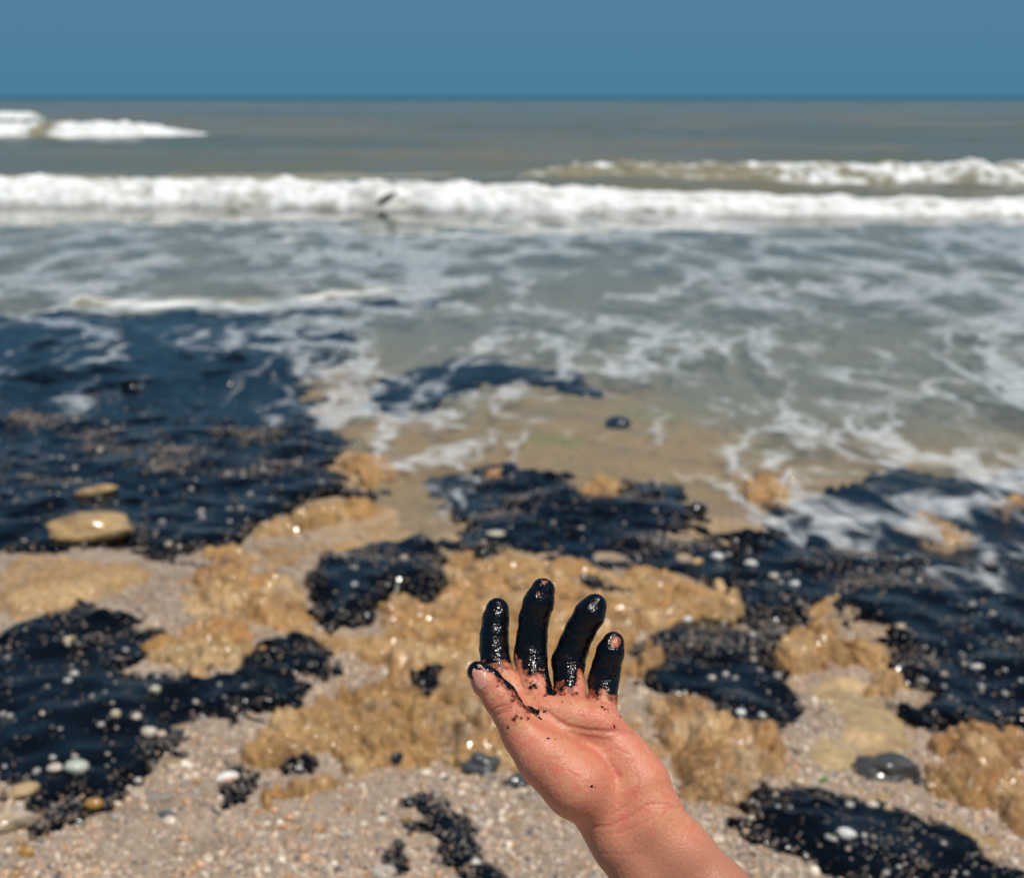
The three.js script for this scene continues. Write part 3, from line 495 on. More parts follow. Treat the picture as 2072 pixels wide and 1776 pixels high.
// ---------------------------------------------------------------- gravel and shell grit
{
  const palette = [[0.64, 0.48, 0.36], [0.52, 0.38, 0.275], [0.43, 0.325, 0.245], [0.70, 0.59, 0.47], [0.60, 0.36, 0.21], [0.33, 0.255, 0.205], [0.35, 0.33, 0.31], [0.10, 0.09, 0.09], [0.78, 0.70, 0.60], [0.54, 0.40, 0.34], [0.44, 0.25, 0.10], [0.46, 0.38, 0.30], [0.38, 0.29, 0.21]];
  const shapes = [stoneShape(1, 1, 0.7, 0.85, 0.25, 1), stoneShape(5, 1, 0.5, 0.7, 0.3, 1), stoneShape(9, 0.9, 0.8, 1, 0.28, 1)];
  const lists = { sand: [[], [], []], oil: [[], [], []], rock: [[], [], []] };
  const add = (kind, x, y, z, r, c) => lists[kind][Math.floor(rnd() * 3)].push([x, y, z, r, c]);
  const shade = (k) => { const c = palette[Math.floor(rnd() * palette.length)], t = (0.75 + 0.5 * rnd()) * k; return [c[0] * t * 0.90, c[1] * t * 0.85, c[2] * t * 0.78]; };
  const N = 400000;
  for (let i = 0; i < N; i++) {
    const z = -1.75 - 4.9 * Math.pow(rnd(), 1.5), x = (rnd() * 2 - 1) * (0.52 * -z + 0.2);
    const far = -z, t = topAt(x, z), q = rnd();
    if (t.y < -0.03) continue;
    if (t.kind === 0) {
      const thick = smooth(-0.25, 0.3, fbm(x * 3.1, 3, z * 3.1, 4)), keep = smooth(4.6, 2.9, far) * (0.25 + 0.75 * thick) + 0.04; if (q > keep) continue;
      const r = (0.0017 + 0.0036 * Math.pow(rnd(), 2.4)) * (1 + 0.12 * (far - 2)) + (rnd() < 0.05 ? 0.0025 + 0.006 * rnd() * rnd() : 0);
      add('sand', x, t.y + r * 0.3, z, r, shade(lerp(1.0, 0.72, smooth(2.9, 4.2, far))));
    } else if (t.kind === 2) {
      const cl = fbm(x * 2.3 + 4, 6.2, z * 2.3, 3), edge = smooth(0.09, 0.0, t.deep);
      const keep = clamp(0.016 + 0.75 * Math.pow(clamp(cl * 2.4 + 0.08), 2) + 0.28 * edge * edge); if (q > keep) continue;
      const r = (0.0018 + 0.0034 * Math.pow(rnd(), 2)) * (0.8 + 0.17 * (far - 2));
      add('oil', x, t.y + r * 0.25, z, r, shade(rnd() < 0.45 ? 0.28 : 0.62));
    } else {
      if (q > 0.03 + 0.5 * Math.pow(clamp(fbm(x * 5 + 1, 2.2, z * 5, 3) * 2 - 0.25), 2)) continue;
      const r = 0.0015 + 0.003 * Math.pow(rnd(), 2); add('rock', x, t.y + r * 0.25, z, r, shade(0.8));
    }
  }
  const said = { sand: 'mixed shell gravel covering the near beach', oil: 'small pebbles and grit stuck to the black oil', rock: 'loose grit lying on the tan rocks' }, named = { sand: 'shell_gravel', oil: 'oily_grit', rock: 'rock_grit' };
  const mtx = new THREE.Matrix4(), qn = new THREE.Quaternion(), e = new THREE.Euler(), col = new THREE.Color();
  for (const kind of Object.keys(lists)) lists[kind].forEach((l, k) => {
    const m = new THREE.InstancedMesh(shapes[k], kind === 'oil' ? M.pebbleOil ?? (M.pebbleOil = Object.assign(M.pebble.clone(), { clearcoat: 0.8, roughness: 0.4 })) : M.pebble, l.length);
    l.forEach(([x, y, z, r, c], i) => { e.set(rnd() - 0.5, rnd() * 6.28, rnd() - 0.5); mtx.compose(new THREE.Vector3(x, y, z), qn.setFromEuler(e), new THREE.Vector3(r, r, r)); m.setMatrixAt(i, mtx); m.setColorAt(i, col.setRGB(...c)); });
    m.name = numbered(named[kind]); shadows(m); tag(m, said[kind], null, null, 'stuff'); scene.add(m);
  });
}

// pebbles that can be picked out one by one on the oil: clones of a few stones
function strew(label, group, n, box, sizes, tint = 1) {
  const src = [], tones = [[0.5, 0.46, 0.4], [0.55, 0.44, 0.34], [0.42, 0.38, 0.35], [0.62, 0.58, 0.52]];
  for (let k = 0; k < 4; k++) { const m = new THREE.Mesh(stoneShape(k * 13 + n, 1, 0.6, 0.8, 0.16, 2), pebbleOf(...tones[k].map((q) => q * tint * 0.78))); shadows(m); src.push(m); }
  let made = 0;
  for (let i = 0; i < n * 12 && made < n; i++) {
    const px = lerp(box[0], box[2], rnd()), py = lerp(box[1], box[3], rnd()); const [x, z] = ground(px, py, 0.04), t = topAt(x, z);
    if (t.kind !== 2 || t.deep < 0.02 || t.y < 0.005) continue;
    const o = src[made % 4].clone(), r = lerp(sizes[0], sizes[1], rnd() ** 2);
    o.name = numbered('pebble'); o.position.set(x, t.y + r * 0.12, z); o.scale.setScalar(r); o.rotation.set(0.3 * rnd(), rnd() * 6.3, 0.3 * rnd());
    scene.add(tag(o, label, 'pebble', group)); made++;
  }
}
strew('small pale pebble stuck to the big oil field behind the flat boulder', 'pebbles on the left oil field', 48, [0, 820, 700, 1090], [0.006, 0.017]);
strew('small pale pebble stuck to the lower left oil field', 'pebbles on the lower left oil', 34, [0, 1230, 680, 1590], [0.005, 0.010]);
strew('small pale pebble stuck to the long central oil field', 'pebbles on the central oil', 28, [640, 940, 1480, 1240], [0.006, 0.012]);
strew('small pale pebble stuck to the vast right oil field', 'pebbles on the right oil field', 52, [1460, 1020, 2072, 1450], [0.0045, 0.012]);
strew('small pale pebble stuck to the bottom right oil mound', 'pebbles on the bottom right oil mound', 22, [1480, 1570, 2072, 1776], [0.0045, 0.009]);
// ---------------------------------------------------------------- the arm and hand
// Modelled in millimetres in a frame of its own; the joints were measured from the picture, (u, v) being its close-up of the hand and d the distance in metres.
{
  const J = (u, v, d) => { const X = 880.6 + u * 0.3731, Y = 1113.7 + v * 0.3731; return [(X / W * 2 - 1) * TAN_H * d * 1000, (1 - Y / H * 2) * TAN_V * d * 1000, -d * 1000]; };
  const UV = (x, y, z) => [((x / -z / TAN_H + 1) / 2 * W - 880.6) / 0.3731, ((1 - y / -z / TAN_V) / 2 * H - 1113.7) / 0.3731];
  const chains = [], palm = [];
  const bone = (list, a, b, ra, rb) => { const d = [b[0] - a[0], b[1] - a[1], b[2] - a[2]]; list.push({ a, d, l: d[0] * d[0] + d[1] * d[1] + d[2] * d[2] + 1e-9, ra, rb }); };
  const chain = (list, pts) => { for (let i = 1; i < pts.length; i++) bone(list, pts[i - 1].p, pts[i].p, pts[i - 1].r, pts[i].r); };
  const P = (u, v, d, r) => ({ p: J(u, v, d), r });
  const finger = (...pts) => { const l = []; chain(l, pts); chains.push(l); };
  // index, middle, ring, little finger: knuckle, two joints, pad, tip
  finger(P(505, 880, 0.853, 10.2), P(398, 745, 0.866, 9.9), P(326, 620, 0.876, 9.6), P(320, 540, 0.881, 9.1), P(320, 462, 0.885, 8.8), P(328, 375, 0.889, 8.2), P(337, 318, 0.891, 7.3));
  finger(P(590, 900, 0.851, 11.0), P(535, 745, 0.864, 10.7), P(514, 570, 0.879, 10.7), P(525, 470, 0.881, 9.5), P(535, 372, 0.882, 9.3), P(560, 285, 0.881, 9.5), P(584, 215, 0.882, 7.7));
  finger(P(725, 930, 0.850, 10.8), P(732, 770, 0.863, 10.5), P(722, 602, 0.878, 10.5), P(752, 515, 0.878, 9.5), P(788, 432, 0.877, 9.3), P(838, 345, 0.876, 9.5), P(866, 298, 0.878, 7.5));
  finger(P(900, 950, 0.850, 9.8), P(908, 815, 0.861, 9.5), P(911, 710, 0.870, 9.4), P(922, 665, 0.871, 8.7), P(930, 622, 0.871, 8.5), P(950, 550, 0.870, 8.4), P(966, 497, 0.872, 6.6));
  // thumb: tip to its root
  finger(P(232, 658, 0.832, 6.4), P(275, 712, 0.832, 9.1), P(352, 805, 0.832, 10.6), P(412, 900, 0.832, 10.9), P(478, 1000, 0.833, 12.6));
  const THUMB = chains[4];
  // palm: metacarpals, ball of the thumb, heel of the hand, pads under the fingers
  chain(palm, [P(505, 880, 0.853, 10.6), P(640, 1090, 0.853, 13), P(890, 1380, 0.838, 15)]);
  chain(palm, [P(595, 890, 0.850, 11.2), P(760, 1120, 0.850, 13), P(980, 1390, 0.836, 16)]);
  chain(palm, [P(730, 915, 0.849, 11), P(870, 1130, 0.849, 13), P(1070, 1390, 0.836, 16)]);
  chain(palm, [P(885, 935, 0.849, 10.4), P(985, 1120, 0.846, 13), P(1130, 1370, 0.836, 15)]);
  chain(palm, [P(478, 1000, 0.833, 12.6), P(600, 1120, 0.829, 17.2), P(770, 1270, 0.825, 20), P(900, 1390, 0.829, 16)]);
  chain(palm, [P(945, 985, 0.846, 11), P(1040, 1140, 0.841, 14), P(1120, 1270, 0.834, 16), P(1150, 1360, 0.832, 14.5)]);
  chain(palm, [P(640, 875, 0.845, 8), P(760, 905, 0.843, 8.4), P(890, 935, 0.843, 8)]);
  // wrist and forearm, flatter than wide
  const arm = (t, side, d, r, wide) => { const u = 1060 + 0.62 * t + 0.80 * side * wide, v = 1480 + 0.785 * t - 0.60 * side * wide; return P(u, v, d, r); };
  for (const s of [-1, 1]) chain(palm, [arm(-60, s, 0.834, 18.5, 86), arm(60, s, 0.829, 19, 92), arm(300, s, 0.825, 20.5, 100), arm(600, s, 0.82, 23, 108), arm(1000, s, 0.815, 28, 110), arm(1600, s, 0.80, 34, 110)]);
  const capsule = (c, x, y, z) => { const px = x - c.a[0], py = y - c.a[1], pz = z - c.a[2], h = clamp((px * c.d[0] + py * c.d[1] + pz * c.d[2]) / c.l), qx = px - c.d[0] * h, qy = py - c.d[1] * h, qz = pz - c.d[2] * h; return Math.sqrt(qx * qx + qy * qy + qz * qz) - c.ra - (c.rb - c.ra) * h; };
  const smin = (a, b, k) => { const h = Math.max(k - Math.abs(a - b), 0) / k; return Math.min(a, b) - h * h * k * 0.25; };
  let near = -1;
  function body(x, y, z) {
    let p = 1e9; for (const c of palm) p = smin(p, capsule(c, x, y, z), 11);
    let f = 1e9, best = 1e9; near = 5;
    for (let i = 0; i < 5; i++) { let q = 1e9; for (const c of chains[i]) q = smin(q, capsule(c, x, y, z), 3.2); if (q < best) { best = q; near = i; } f = i === 4 ? f : smin(f, q, 1.0); if (i === 4) { p = smin(p, q, 7); } }
    if (p < best - 1 && (near === 4 || best > 4)) near = 5;
    return smin(p, f, 7);
  }
  // surface nets over blocks that the surface can pass through
  function skin(f, h, lo, hi, wanted) {
    const B = 8, n = lo.map((a, k) => Math.ceil((hi[k] - a) / (B * h))), verts = new Map(), pos = [], quads = [], size = n.map((q) => q * B + 2);
    const keyOf = (i, j, k) => (i * size[1] + j) * size[2] + k, S = new Float32Array((B + 1) ** 3), at = (i, j, k) => (i * (B + 1) + j) * (B + 1) + k, R = B * h * 0.87 + 2.5;
    const edges = [];
    for (let bi = 0; bi < n[0]; bi++) for (let bj = 0; bj < n[1]; bj++) for (let bk = 0; bk < n[2]; bk++) {
      const ox = lo[0] + bi * B * h, oy = lo[1] + bj * B * h, oz = lo[2] + bk * B * h, m = B * h / 2;
      if (wanted && !wanted(ox + m, oy + m, oz + m)) continue;
      if (Math.abs(f(ox + m, oy + m, oz + m)) > R) continue;
      for (let i = 0; i <= B; i++) for (let j = 0; j <= B; j++) for (let k = 0; k <= B; k++) S[at(i, j, k)] = f(ox + i * h, oy + j * h, oz + k * h);
      for (let i = 0; i < B; i++) for (let j = 0; j < B; j++) for (let k = 0; k < B; k++) {
        let mask = 0; for (let c = 0; c < 8; c++) if (S[at(i + (c & 1), j + (c >> 1 & 1), k + (c >> 2))] < 0) mask |= 1 << c;
        const gi = bi * B + i, gj = bj * B + j, gk = bk * B + k, s0 = mask & 1;
        for (let ax = 0; ax < 3; ax++) { const s1 = mask >> (1 << ax) & 1; if (s0 !== s1) edges.push(gi, gj, gk, ax, s0); }
        if (mask === 0 || mask === 255) continue;
        let x = 0, y = 0, z = 0, c = 0;
        for (let a = 0; a < 8; a++) for (let ax = 0; ax < 3; ax++) {
          const b = a | 1 << ax; if (b === a || (mask >> a & 1) === (mask >> b & 1)) continue;
          const va = S[at(i + (a & 1), j + (a >> 1 & 1), k + (a >> 2))], vb = S[at(i + (b & 1), j + (b >> 1 & 1), k + (b >> 2))], t = va / (va - vb);
          x += (a & 1) + (ax === 0 ? t : 0); y += (a >> 1 & 1) + (ax === 1 ? t : 0); z += (a >> 2) + (ax === 2 ? t : 0); c++;
        }
        verts.set(keyOf(gi, gj, gk), pos.length / 3); pos.push(ox + (i + x / c) * h, oy + (j + y / c) * h, oz + (k + z / c) * h);
      }
    }
    const idx = [];
    for (let e = 0; e < edges.length; e += 5) {
      const [i, j, k, ax, s] = [edges[e], edges[e + 1], edges[e + 2], edges[e + 3], edges[e + 4]];
      const u = ax === 0 ? [0, 1, 0] : ax === 1 ? [0, 0, 1] : [1, 0, 0], v = ax === 0 ? [0, 0, 1] : ax === 1 ? [1, 0, 0] : [0, 1, 0];
      const q = [[0, 0], [1, 0], [1, 1], [0, 1]].map(([p, r]) => verts.get(keyOf(i - u[0] * p - v[0] * r, j - u[1] * p - v[1] * r, k - u[2] * p - v[2] * r)));
      if (q.some((a) => a === undefined)) continue;
      if (s) idx.push(q[0], q[1], q[2], q[0], q[2], q[3]); else idx.push(q[0], q[2], q[1], q[0], q[3], q[2]);
    }
    return { pos, idx };
  }
  const grad = (f, x, y, z) => { const e = 0.4, g = [f(x + e, y, z) - f(x - e, y, z), f(x, y + e, z) - f(x, y - e, z), f(x, y, z + e) - f(x, y, z - e)], l = Math.hypot(...g) || 1; return [g[0] / l, g[1] / l, g[2] / l]; };
  const segment = (u, v, pts, span) => { let d = 1e9, at = 0; for (let i = 1; i < pts.length; i++) { const [ax, ay] = pts[i - 1], [bx, by] = pts[i], ex = bx - ax, ey = by - ay, t = clamp(((u - ax) * ex + (v - ay) * ey) / (ex * ex + ey * ey)), q = Math.hypot(u - ax - ex * t, v - ay - ey * t); if (q < d) { d = q; at = (i - 1 + t) / (pts.length - 1); } } return span ? [d, at] : d; };
  // folds of the palm, wrist and joints: [line, depth in mm, width in picture units, fingers it belongs to]
  const folds = [
    [[[560, 860], [620, 880], [672, 925], [730, 955], [820, 972], [930, 980], [1030, 978], [1110, 990]], 1.5, 13],
    [[[560, 905], [640, 945], [720, 985], [830, 1012], [950, 1030]], 0.55, 11],
    [[[500, 905], [560, 945], [640, 975], [740, 1020], [860, 1090], [940, 1150], [990, 1220]], 1.2, 20],
    [[[1095, 1230], [1098, 1300], [1040, 1380], [960, 1430]], 0.45, 9],
    [[[1310, 1400], [1240, 1372], [1150, 1378], [1060, 1440], [960, 1490], [860, 1500]], 0.6, 10],
    [[[1200, 1440], [1060, 1510], [940, 1540]], 0.35, 12],
    [[[1130, 1640], [1010, 1650], [900, 1640]], 0.3, 12],
    [[[690, 770], [760, 790], [830, 800]], 0.4, 8], [[[450, 765], [520, 780], [630, 772]], 0.5, 9], [[[830, 835], [910, 850], [1000, 862]], 0.5, 9],
    [[[445, 566], [520, 574], [612, 562]], 0.8, 9, 1], [[[455, 374], [540, 372], [612, 376]], 0.7, 8, 1],
    [[[628, 596], [720, 606], [815, 598]], 0.8, 9, 2], [[[728, 440], [790, 434], [862, 440]], 0.6, 8, 2],
    [[[828, 712], [910, 704], [990, 700]], 0.7, 8, 3], [[[850, 636], [930, 628], [1005, 626]], 0.6, 7, 3],
    [[[248, 470], [320, 462], [396, 466]], 0.6, 8, 0],
    [[[300, 872], [340, 850], [385, 838]], 0.7, 7, 4], [[[318, 905], [360, 880], [400, 872]], 0.5, 6, 4], [[[300, 842], [330, 826]], 0.4, 5, 4],
  ];
  const rf = mulberry(77); for (let k = 0; k < 26; k++) { const u = 560 + rf() * 520, v = 850 + rf() * 430, a = 0.5 + (rf() - 0.5) * 2.2, l = 25 + rf() * 60; folds.push([[[u, v], [u + Math.cos(a) * l * 0.5 + 8 * (rf() - 0.5), v + Math.sin(a) * l * 0.5 + 8 * (rf() - 0.5)], [u + Math.cos(a) * l, v + Math.sin(a) * l]], 0.16 + 0.2 * rf(), 5.5]); }
  const boxes = folds.map(([line, , width]) => [Math.min(...line.map((p) => p[0])) - 3 * width, Math.max(...line.map((p) => p[0])) + 3 * width, Math.min(...line.map((p) => p[1])) - 3 * width, Math.max(...line.map((p) => p[1])) + 3 * width]);
  // the tar: how thick it lies, from -1 (none) through 0 (its ragged edge) upward
  const topOfThumb = [[178, 656], [200, 622], [240, 606], [300, 613], [345, 634], [390, 668], [440, 728], [480, 785], [515, 835], [548, 878]];
  const daubs = [[532, 728, 20], [520, 735, 12], [548, 740, 9], [430, 912, 9], [434, 905, 8], [466, 908, 5], [510, 910, 5], [610, 1018, 8], [650, 1022, 4], [846, 1280, 9], [868, 1286, 4], [905, 852, 8], [918, 862, 6], [936, 864, 7], [940, 880, 4], [972, 952, 8], [966, 944, 4], [1005, 900, 5], [590, 872, 6], [600, 870, 4], [575, 912, 7], [566, 900, 6], [545, 870, 8], [556, 888, 5], [560, 868, 5], [380, 640, 5], [338, 735, 4], [394, 962, 4], [650, 775, 14], [636, 768, 16], [625, 762, 18], [690, 822, 5], [700, 775, 5], [745, 780, 5], [426, 790, 10], [420, 812, 8], [760, 1075, 3], [790, 1080, 4], [1025, 935, 4], [735, 830, 4], [520, 850, 6], [560, 830, 4], [680, 785, 6], [765, 775, 5], [600, 790, 6]];
  function tar(x, y, z, id, u, v) {
    const a = fbm(x * 0.16, y * 0.16, z * 0.16, 3), b = n3(x * 0.55, y * 0.55, z * 0.55), r = a * 125 + b * 24;
    let e = -3;
    if (id === 0) e = (598 + r * 0.7 - v) / 26;
    else if (id === 1) e = ((u < 455 ? 545 : u < 480 ? 545 + (u - 455) * 4 : u < 585 ? 648 : u < 605 ? 648 + (u - 585) * 5 : 760) + r * 0.8 - v) / 24;
    else if (id === 2) e = ((u < 650 ? 735 : u < 755 ? 728 : u < 775 ? 728 - (u - 755) * 4.4 : 640) + r * 0.8 - v) / 24;
    else if (id === 3) {
      e = ((u < 850 ? 752 : u < 940 ? 760 : 782) + r * 0.5 - v) / 20;
      const ru = (u - 981) * 0.9 + (v - 494) * 0.42, rv = (v - 494) * 0.9 - (u - 981) * 0.42; e = Math.min(e, (Math.hypot(ru / 27, rv / 34) - 1 + b * 0.35 + a * 0.5) * 3.2);
    } else if (id === 4 || id === 5) { const [d, t] = segment(u, v, topOfThumb, true); e = (lerp(42, 15, smooth(0.5, 1, t)) * (t < 0.12 ? 0.6 : 1) + r * 0.35 - d) / 11; if (id === 5 && t < 0.7) e = -3; if (z < -846 + 8) e = Math.min(e, id === 4 ? e : -3); }
    if (id === 1 && v < 235 && u > 565) e = Math.min(e, (Math.hypot((u - 590) / 18, (v - 172) / 14) - 0.9 + b * 0.6) * 2);
    if (id === 1) e = Math.min(e, (Math.hypot((u - 562) / 9, (v - 236) / 14) - 0.8 + b * 0.9) * 2);
    let s = -3;
    if (u > 320 && u < 1020 && v > 620 && v < 1300) for (const [du, dv, dr] of daubs) { if (Math.abs(u - du) > dr * 3) continue; const q = Math.hypot((u - du) * 0.9, v - dv); if (q < dr * 2.5) s = Math.max(s, (dr * (0.6 + b * 1.3) - q) / 5); }
    return clamp(Math.max(e, s), -3, 3);
  }
  const lo = [1e9, 1e9, 1e9], hi = [-1e9, -1e9, -1e9];
  for (const c of [...palm, ...chains.flat()]) for (let k = 0; k < 3; k++) { const b = c.a[k] + c.d[k]; lo[k] = Math.min(lo[k], c.a[k] - c.ra - 3, b - c.rb - 3); hi[k] = Math.max(hi[k], c.a[k] + c.ra + 3, b + c.rb + 3); }
  const S1 = skin(body, 0.74, lo, hi);
  const base = J(1060, 1480, 0.834);
  const person = new THREE.Group(); person.name = numbered('person');
  person.rotation.x = -PITCH;
  person.position.set(base[0] / 1000, base[1] / 1000, base[2] / 1000).applyEuler(person.rotation).add(camera.position);
  tag(person, 'bare left forearm and open hand, palm up, fingers coated in black oil', 'person');
  scene.add(person);
  const finish = (pos, idx, col) => {
    const g = new THREE.BufferGeometry(), p = new Float32Array(pos.length);
    for (let i = 0; i < pos.length; i++) p[i] = (pos[i] - base[i % 3]) / 1000;
    g.setAttribute('position', new THREE.BufferAttribute(p, 3)); if (col) g.setAttribute('color', new THREE.BufferAttribute(col, 3));
    const uv = new Float32Array(pos.length / 3 * 2); for (let i = 0; i < pos.length / 3; i++) { uv[i * 2] = pos[i * 3] / 26; uv[i * 2 + 1] = pos[i * 3 + 1] / 26; } g.setAttribute('uv', new THREE.BufferAttribute(uv, 2)); g.setIndex(idx); g.computeVertexNormals(); return g;
  };
  {
    const { pos, idx } = S1, n = pos.length / 3, col = new Float32Array(n * 3);
    for (let i = 0; i < n; i++) {
      let x = pos[i * 3], y = pos[i * 3 + 1], z = pos[i * 3 + 2]; body(x, y, z); const id = near;
      const g = grad(body, x, y, z), [u, v] = UV(x, y, z), facing = g[2] > 0.05 || id === 4;
      let sink = 0, redder = 0;
      if (g[2] > 0.0) for (let f = 0; f < folds.length; f++) {
        const [line, depth, width, own] = folds[f], bx = boxes[f]; if (u < bx[0] || u > bx[1] || v < bx[2] || v > bx[3]) continue;
        if (own !== undefined ? own !== id : id === 4 && u < 470) continue;
        const q = segment(u, v, line) / width; if (q < 3) { const k = Math.exp(-q * q); sink += depth * 0.55 * k; redder = Math.max(redder, k * Math.min(1, depth)); }
      }
      // fine lines of the skin
      sink += 0.13 * n3(x * 0.5, y * 0.5, z * 0.5) + 0.11 * n3(x * 1.3, y * 0.45, z * 0.9) + 0.10 * n3(x * 1.5 + y * 0.5, y * 0.2, z * 1.5);
      for (let k = 0; k < 3; k++) pos[i * 3 + k] -= g[k] * sink;
      const m = fbm(x * 0.045, y * 0.045, z * 0.045, 3), m2 = fbm(x * 0.16, y * 0.16 + 9, z * 0.16, 3);
      let c = mix3([0.575, 0.205, 0.12], [0.585, 0.25, 0.135], smooth(-0.15, 0.3, m));
      c = mix3(c, [0.60, 0.155, 0.105], 0.75 * smooth(0.0, 0.35, m2));
      c = mix3(c, [0.60, 0.30, 0.18], 0.5 * smooth(0.05, 0.35, fbm(x * 0.3 + 30, y * 0.3, z * 0.3, 3)));
      c = mix3(c, [0.43, 0.175, 0.105], smooth(1400, 1750, v));                                   // the wrist and arm are browner than the palm
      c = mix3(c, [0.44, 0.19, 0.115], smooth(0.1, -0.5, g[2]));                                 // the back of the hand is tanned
      c = mix3(c, [0.45, 0.13, 0.08], 0.55 * redder);
      if (id < 6 && v < 1350) {
        const t = tar(x, y, z, id, u, v), film = n3(x * 0.35, y * 0.35, z * 0.35) + 0.5 * n3(x * 0.9, y * 0.9, z * 0.9);
        if (id < 5) c = mix3(c, [0.16, 0.028, 0.010], clamp(smooth(-2.9, -0.4, t + film * 1.7)) * 0.92);
        if (t > -0.4) c = mix3(c, [0.02, 0.008, 0.006], smooth(-0.4, 0.1, t));
        if (n3(x * 1.1, y * 1.1 + 40, z * 1.1) > 0.66 && v < 1100) c = mix3(c, [0.18, 0.05, 0.03], 0.7);
      }
      col.set(c, i * 3);
    }
    mesh('arm', finish(pos, idx, col), new THREE.MeshPhysicalMaterial({ name: 'skin', vertexColors: true, roughness: 0.44, specularIntensity: 0.6, bumpMap: grayTexture(512, tiled((x, y) => { const w = worley(x + 0.4 * n3(x, y, 1), y * 0.7), q = worley(x * 0.33 + 4, y * 0.25); return 0.35 + 0.5 * Math.min(1, (w[1] - w[0]) * 1.6) + 0.35 * Math.min(1, (q[1] - q[0]) * 2.2) - 0.2; }, 24)), bumpScale: 0.00022 }), person);
  }
  {
    const coat = (x, y, z) => {
      const d = body(x, y, z), id = near; if (Math.abs(d) > 2.6) return d;
      const [u, v] = UV(x, y, z); if (v > 1330) return d + 3;
      const t = tar(x, y, z, id, u, v);
      return d - (t > 0 ? 0.12 + 0.5 * Math.min(1, t * 0.8) + 0.10 * n3(x * 0.9, y * 0.9, z * 0.9) : -0.5 + 0.62 * Math.max(-1, t) + 0.12 + 0.5);
    };
    const { pos, idx } = skin(coat, 0.66, lo, [hi[0], hi[1], hi[2]], (x, y, z) => { const [u, v] = UV(x, y, z); return v < 1340 && u < 1060; });
    const keep = []; const n = pos.length / 3, on = new Uint8Array(n), col = new Float32Array(n * 3);
    for (let i = 0; i < n; i++) { const x = pos[i * 3], y = pos[i * 3 + 1], z = pos[i * 3 + 2]; body(x, y, z); const [u, v] = UV(x, y, z), id = near, t = tar(x, y, z, id, u, v); on[i] = t > -0.45 ? 1 : 0;
      const thin = smooth(0.0, 0.35, fbm(x * 0.12 + 3, y * 0.12, z * 0.12, 3)); col.set(mix3([0.0022, 0.0026, 0.0045], [0.011, 0.005, 0.004], thin), i * 3);
      const g = grad(body, x, y, z), fold = folds.reduce((s, [line, depth, width, own]) => own !== undefined && own === id && g[2] > 0 ? s + depth * Math.exp(-((segment(u, v, line) / width) ** 2)) : s, 0);
      const grain = (hash2(Math.round(x * 40) + 7 * Math.round(z * 40), Math.round(y * 40)) - 0.5) * 0.05 + 0.30 * n3(x * 0.72, y * 0.6, z * 0.72) + 0.36 * n3(x * 1.35 + 9, y * 1.05, z * 1.35) + 0.05 * n3(x * 0.25, y * 1.2, z * 0.25);
      for (let k = 0; k < 3; k++) pos[i * 3 + k] += g[k] * (t > 0 ? grain - fold * 0.8 : 0);
    }
    for (let i = 0; i < idx.length; i += 3) if (on[idx[i]] && on[idx[i + 1]] && on[idx[i + 2]]) keep.push(idx[i], idx[i + 1], idx[i + 2]);
    const oil = mesh('oil_coating', finish(pos, keep, col), new THREE.MeshPhysicalMaterial({ name: 'oil on skin', vertexColors: true, roughness: 0.21, ior: 1.5, specularIntensity: 0.66 }), person);
    tag(oil, 'glossy black oil coating the fingers and the edge of the thumb');
  }
  {
    // thumb nail: a curved plate laid on the thumb, seen from its side
    const eye = J(238, 696, 0.80), len = Math.hypot(...eye), view = eye.map((q) => q / len); let far = 0;
    for (let k = 0; k < 60; k++) { const d = body(...eye.map((q, m) => q + view[m] * far)); far += d * 0.8; if (d < 0.01) break; }
    const c = eye.map((q, m) => q + view[m] * far), nrm = grad(body, ...c), along = new THREE.Vector3(...J(285, 748, 0.832)).sub(new THREE.Vector3(...J(215, 650, 0.832))).normalize();
    const out = new THREE.Vector3(...nrm).add(new THREE.Vector3(-0.45, -0.2, 0)).normalize(), across = new THREE.Vector3().crossVectors(out, along).normalize(); out.crossVectors(along, across).normalize();
    const na = 26, nb = 20, pos = [], idx = [], col = [];
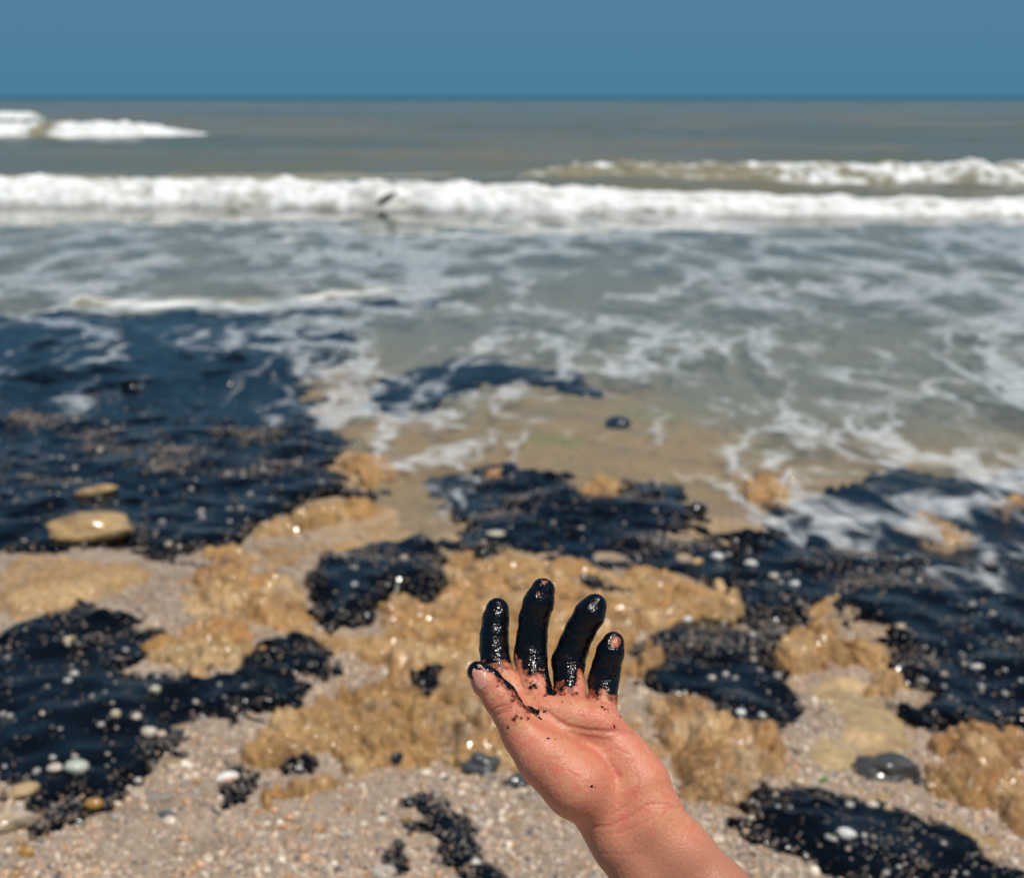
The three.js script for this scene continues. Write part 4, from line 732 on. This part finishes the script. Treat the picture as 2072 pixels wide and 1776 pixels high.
    for (let i = 0; i <= na; i++) for (let j = 0; j <= nb; j++) {
      const a = i / na * 2 - 1, b = j / nb * 2 - 1, sq = Math.sqrt(Math.max(0.02, 1 - (a > 0 ? 0.93 : 0.5) * Math.pow(Math.abs(a), 2.6)));
      const o = new THREE.Vector3(...c).addScaledVector(along, a * 6.9 - (a < 0 ? (1 - b * b) * 0.8 : 0)).addScaledVector(across, b * 4.3 * sq).addScaledVector(out, 16);
      let t = 0; for (let k = 0; k < 40; k++) { let d = 1e9; for (const c of THUMB) d = smin(d, capsule(c, o.x - out.x * t, o.y - out.y * t, o.z - out.z * t), 3.2); t += d * 0.8; if (d < 0.01 || t > 22) break; }
      t = Math.min(t, 21);
      const edge = Math.max(Math.abs(a), Math.abs(b)), lift = 0.45 * smooth(1.0, 0.86, edge) - 0.35 * smooth(0.9, 1, edge);
      o.addScaledVector(out, -t + lift); pos.push(o.x, o.y, o.z);
      const free = smooth(-0.78, -0.92, a), root = smooth(0.55, 0.8, a - 0.25 * b * b);
      col.push(...mix3(mix3([0.52, 0.235, 0.175], [0.58, 0.42, 0.32], free), [0.58, 0.32, 0.26], root * 0.7));
    }
    for (let i = 0; i < na; i++) for (let j = 0; j < nb; j++) { const a = i * (nb + 1) + j, b = a + nb + 1; idx.push(a, b, a + 1, a + 1, b, b + 1); }
    mesh('thumb_nail', finish(pos, idx, new Float32Array(col)), new THREE.MeshPhysicalMaterial({ name: 'nail', vertexColors: true, roughness: 0.36, specularIntensity: 0.7, side: THREE.DoubleSide }), person);
  }
  for (const [u, v, r] of [[624, 1094, 1.5], [648, 1106, 1.2], [668, 1120, 1.5], [655, 1128, 0.8]]) {
    const o = J(u, v, 0.80); let t = 0; const l = Math.hypot(...o), dir = o.map((q) => q / l);
    for (let k = 0; k < 60; k++) { const d = body(o[0] + dir[0] * t, o[1] + dir[1] * t, o[2] + dir[2] * t); t += d * 0.8; if (d < 0.01) break; }
    const p = [0, 1, 2].map((k) => o[k] + dir[k] * t), g = grad(body, ...p), s = new THREE.SphereGeometry(r / 1000, 20, 14); s.scale(1, 1, 0.6);
    const m = mesh('water_drop', s, new THREE.MeshPhysicalMaterial({ name: 'water drop', color: 0xffffff, transmission: 1, thickness: 0, roughness: 0.02, ior: 1.33 }), person);
    m.position.set(...p.map((q, k) => (q - base[k]) / 1000)); m.quaternion.setFromUnitVectors(new THREE.Vector3(0, 0, 1), new THREE.Vector3(...g));
  }
}
renderer.render(scene, camera);
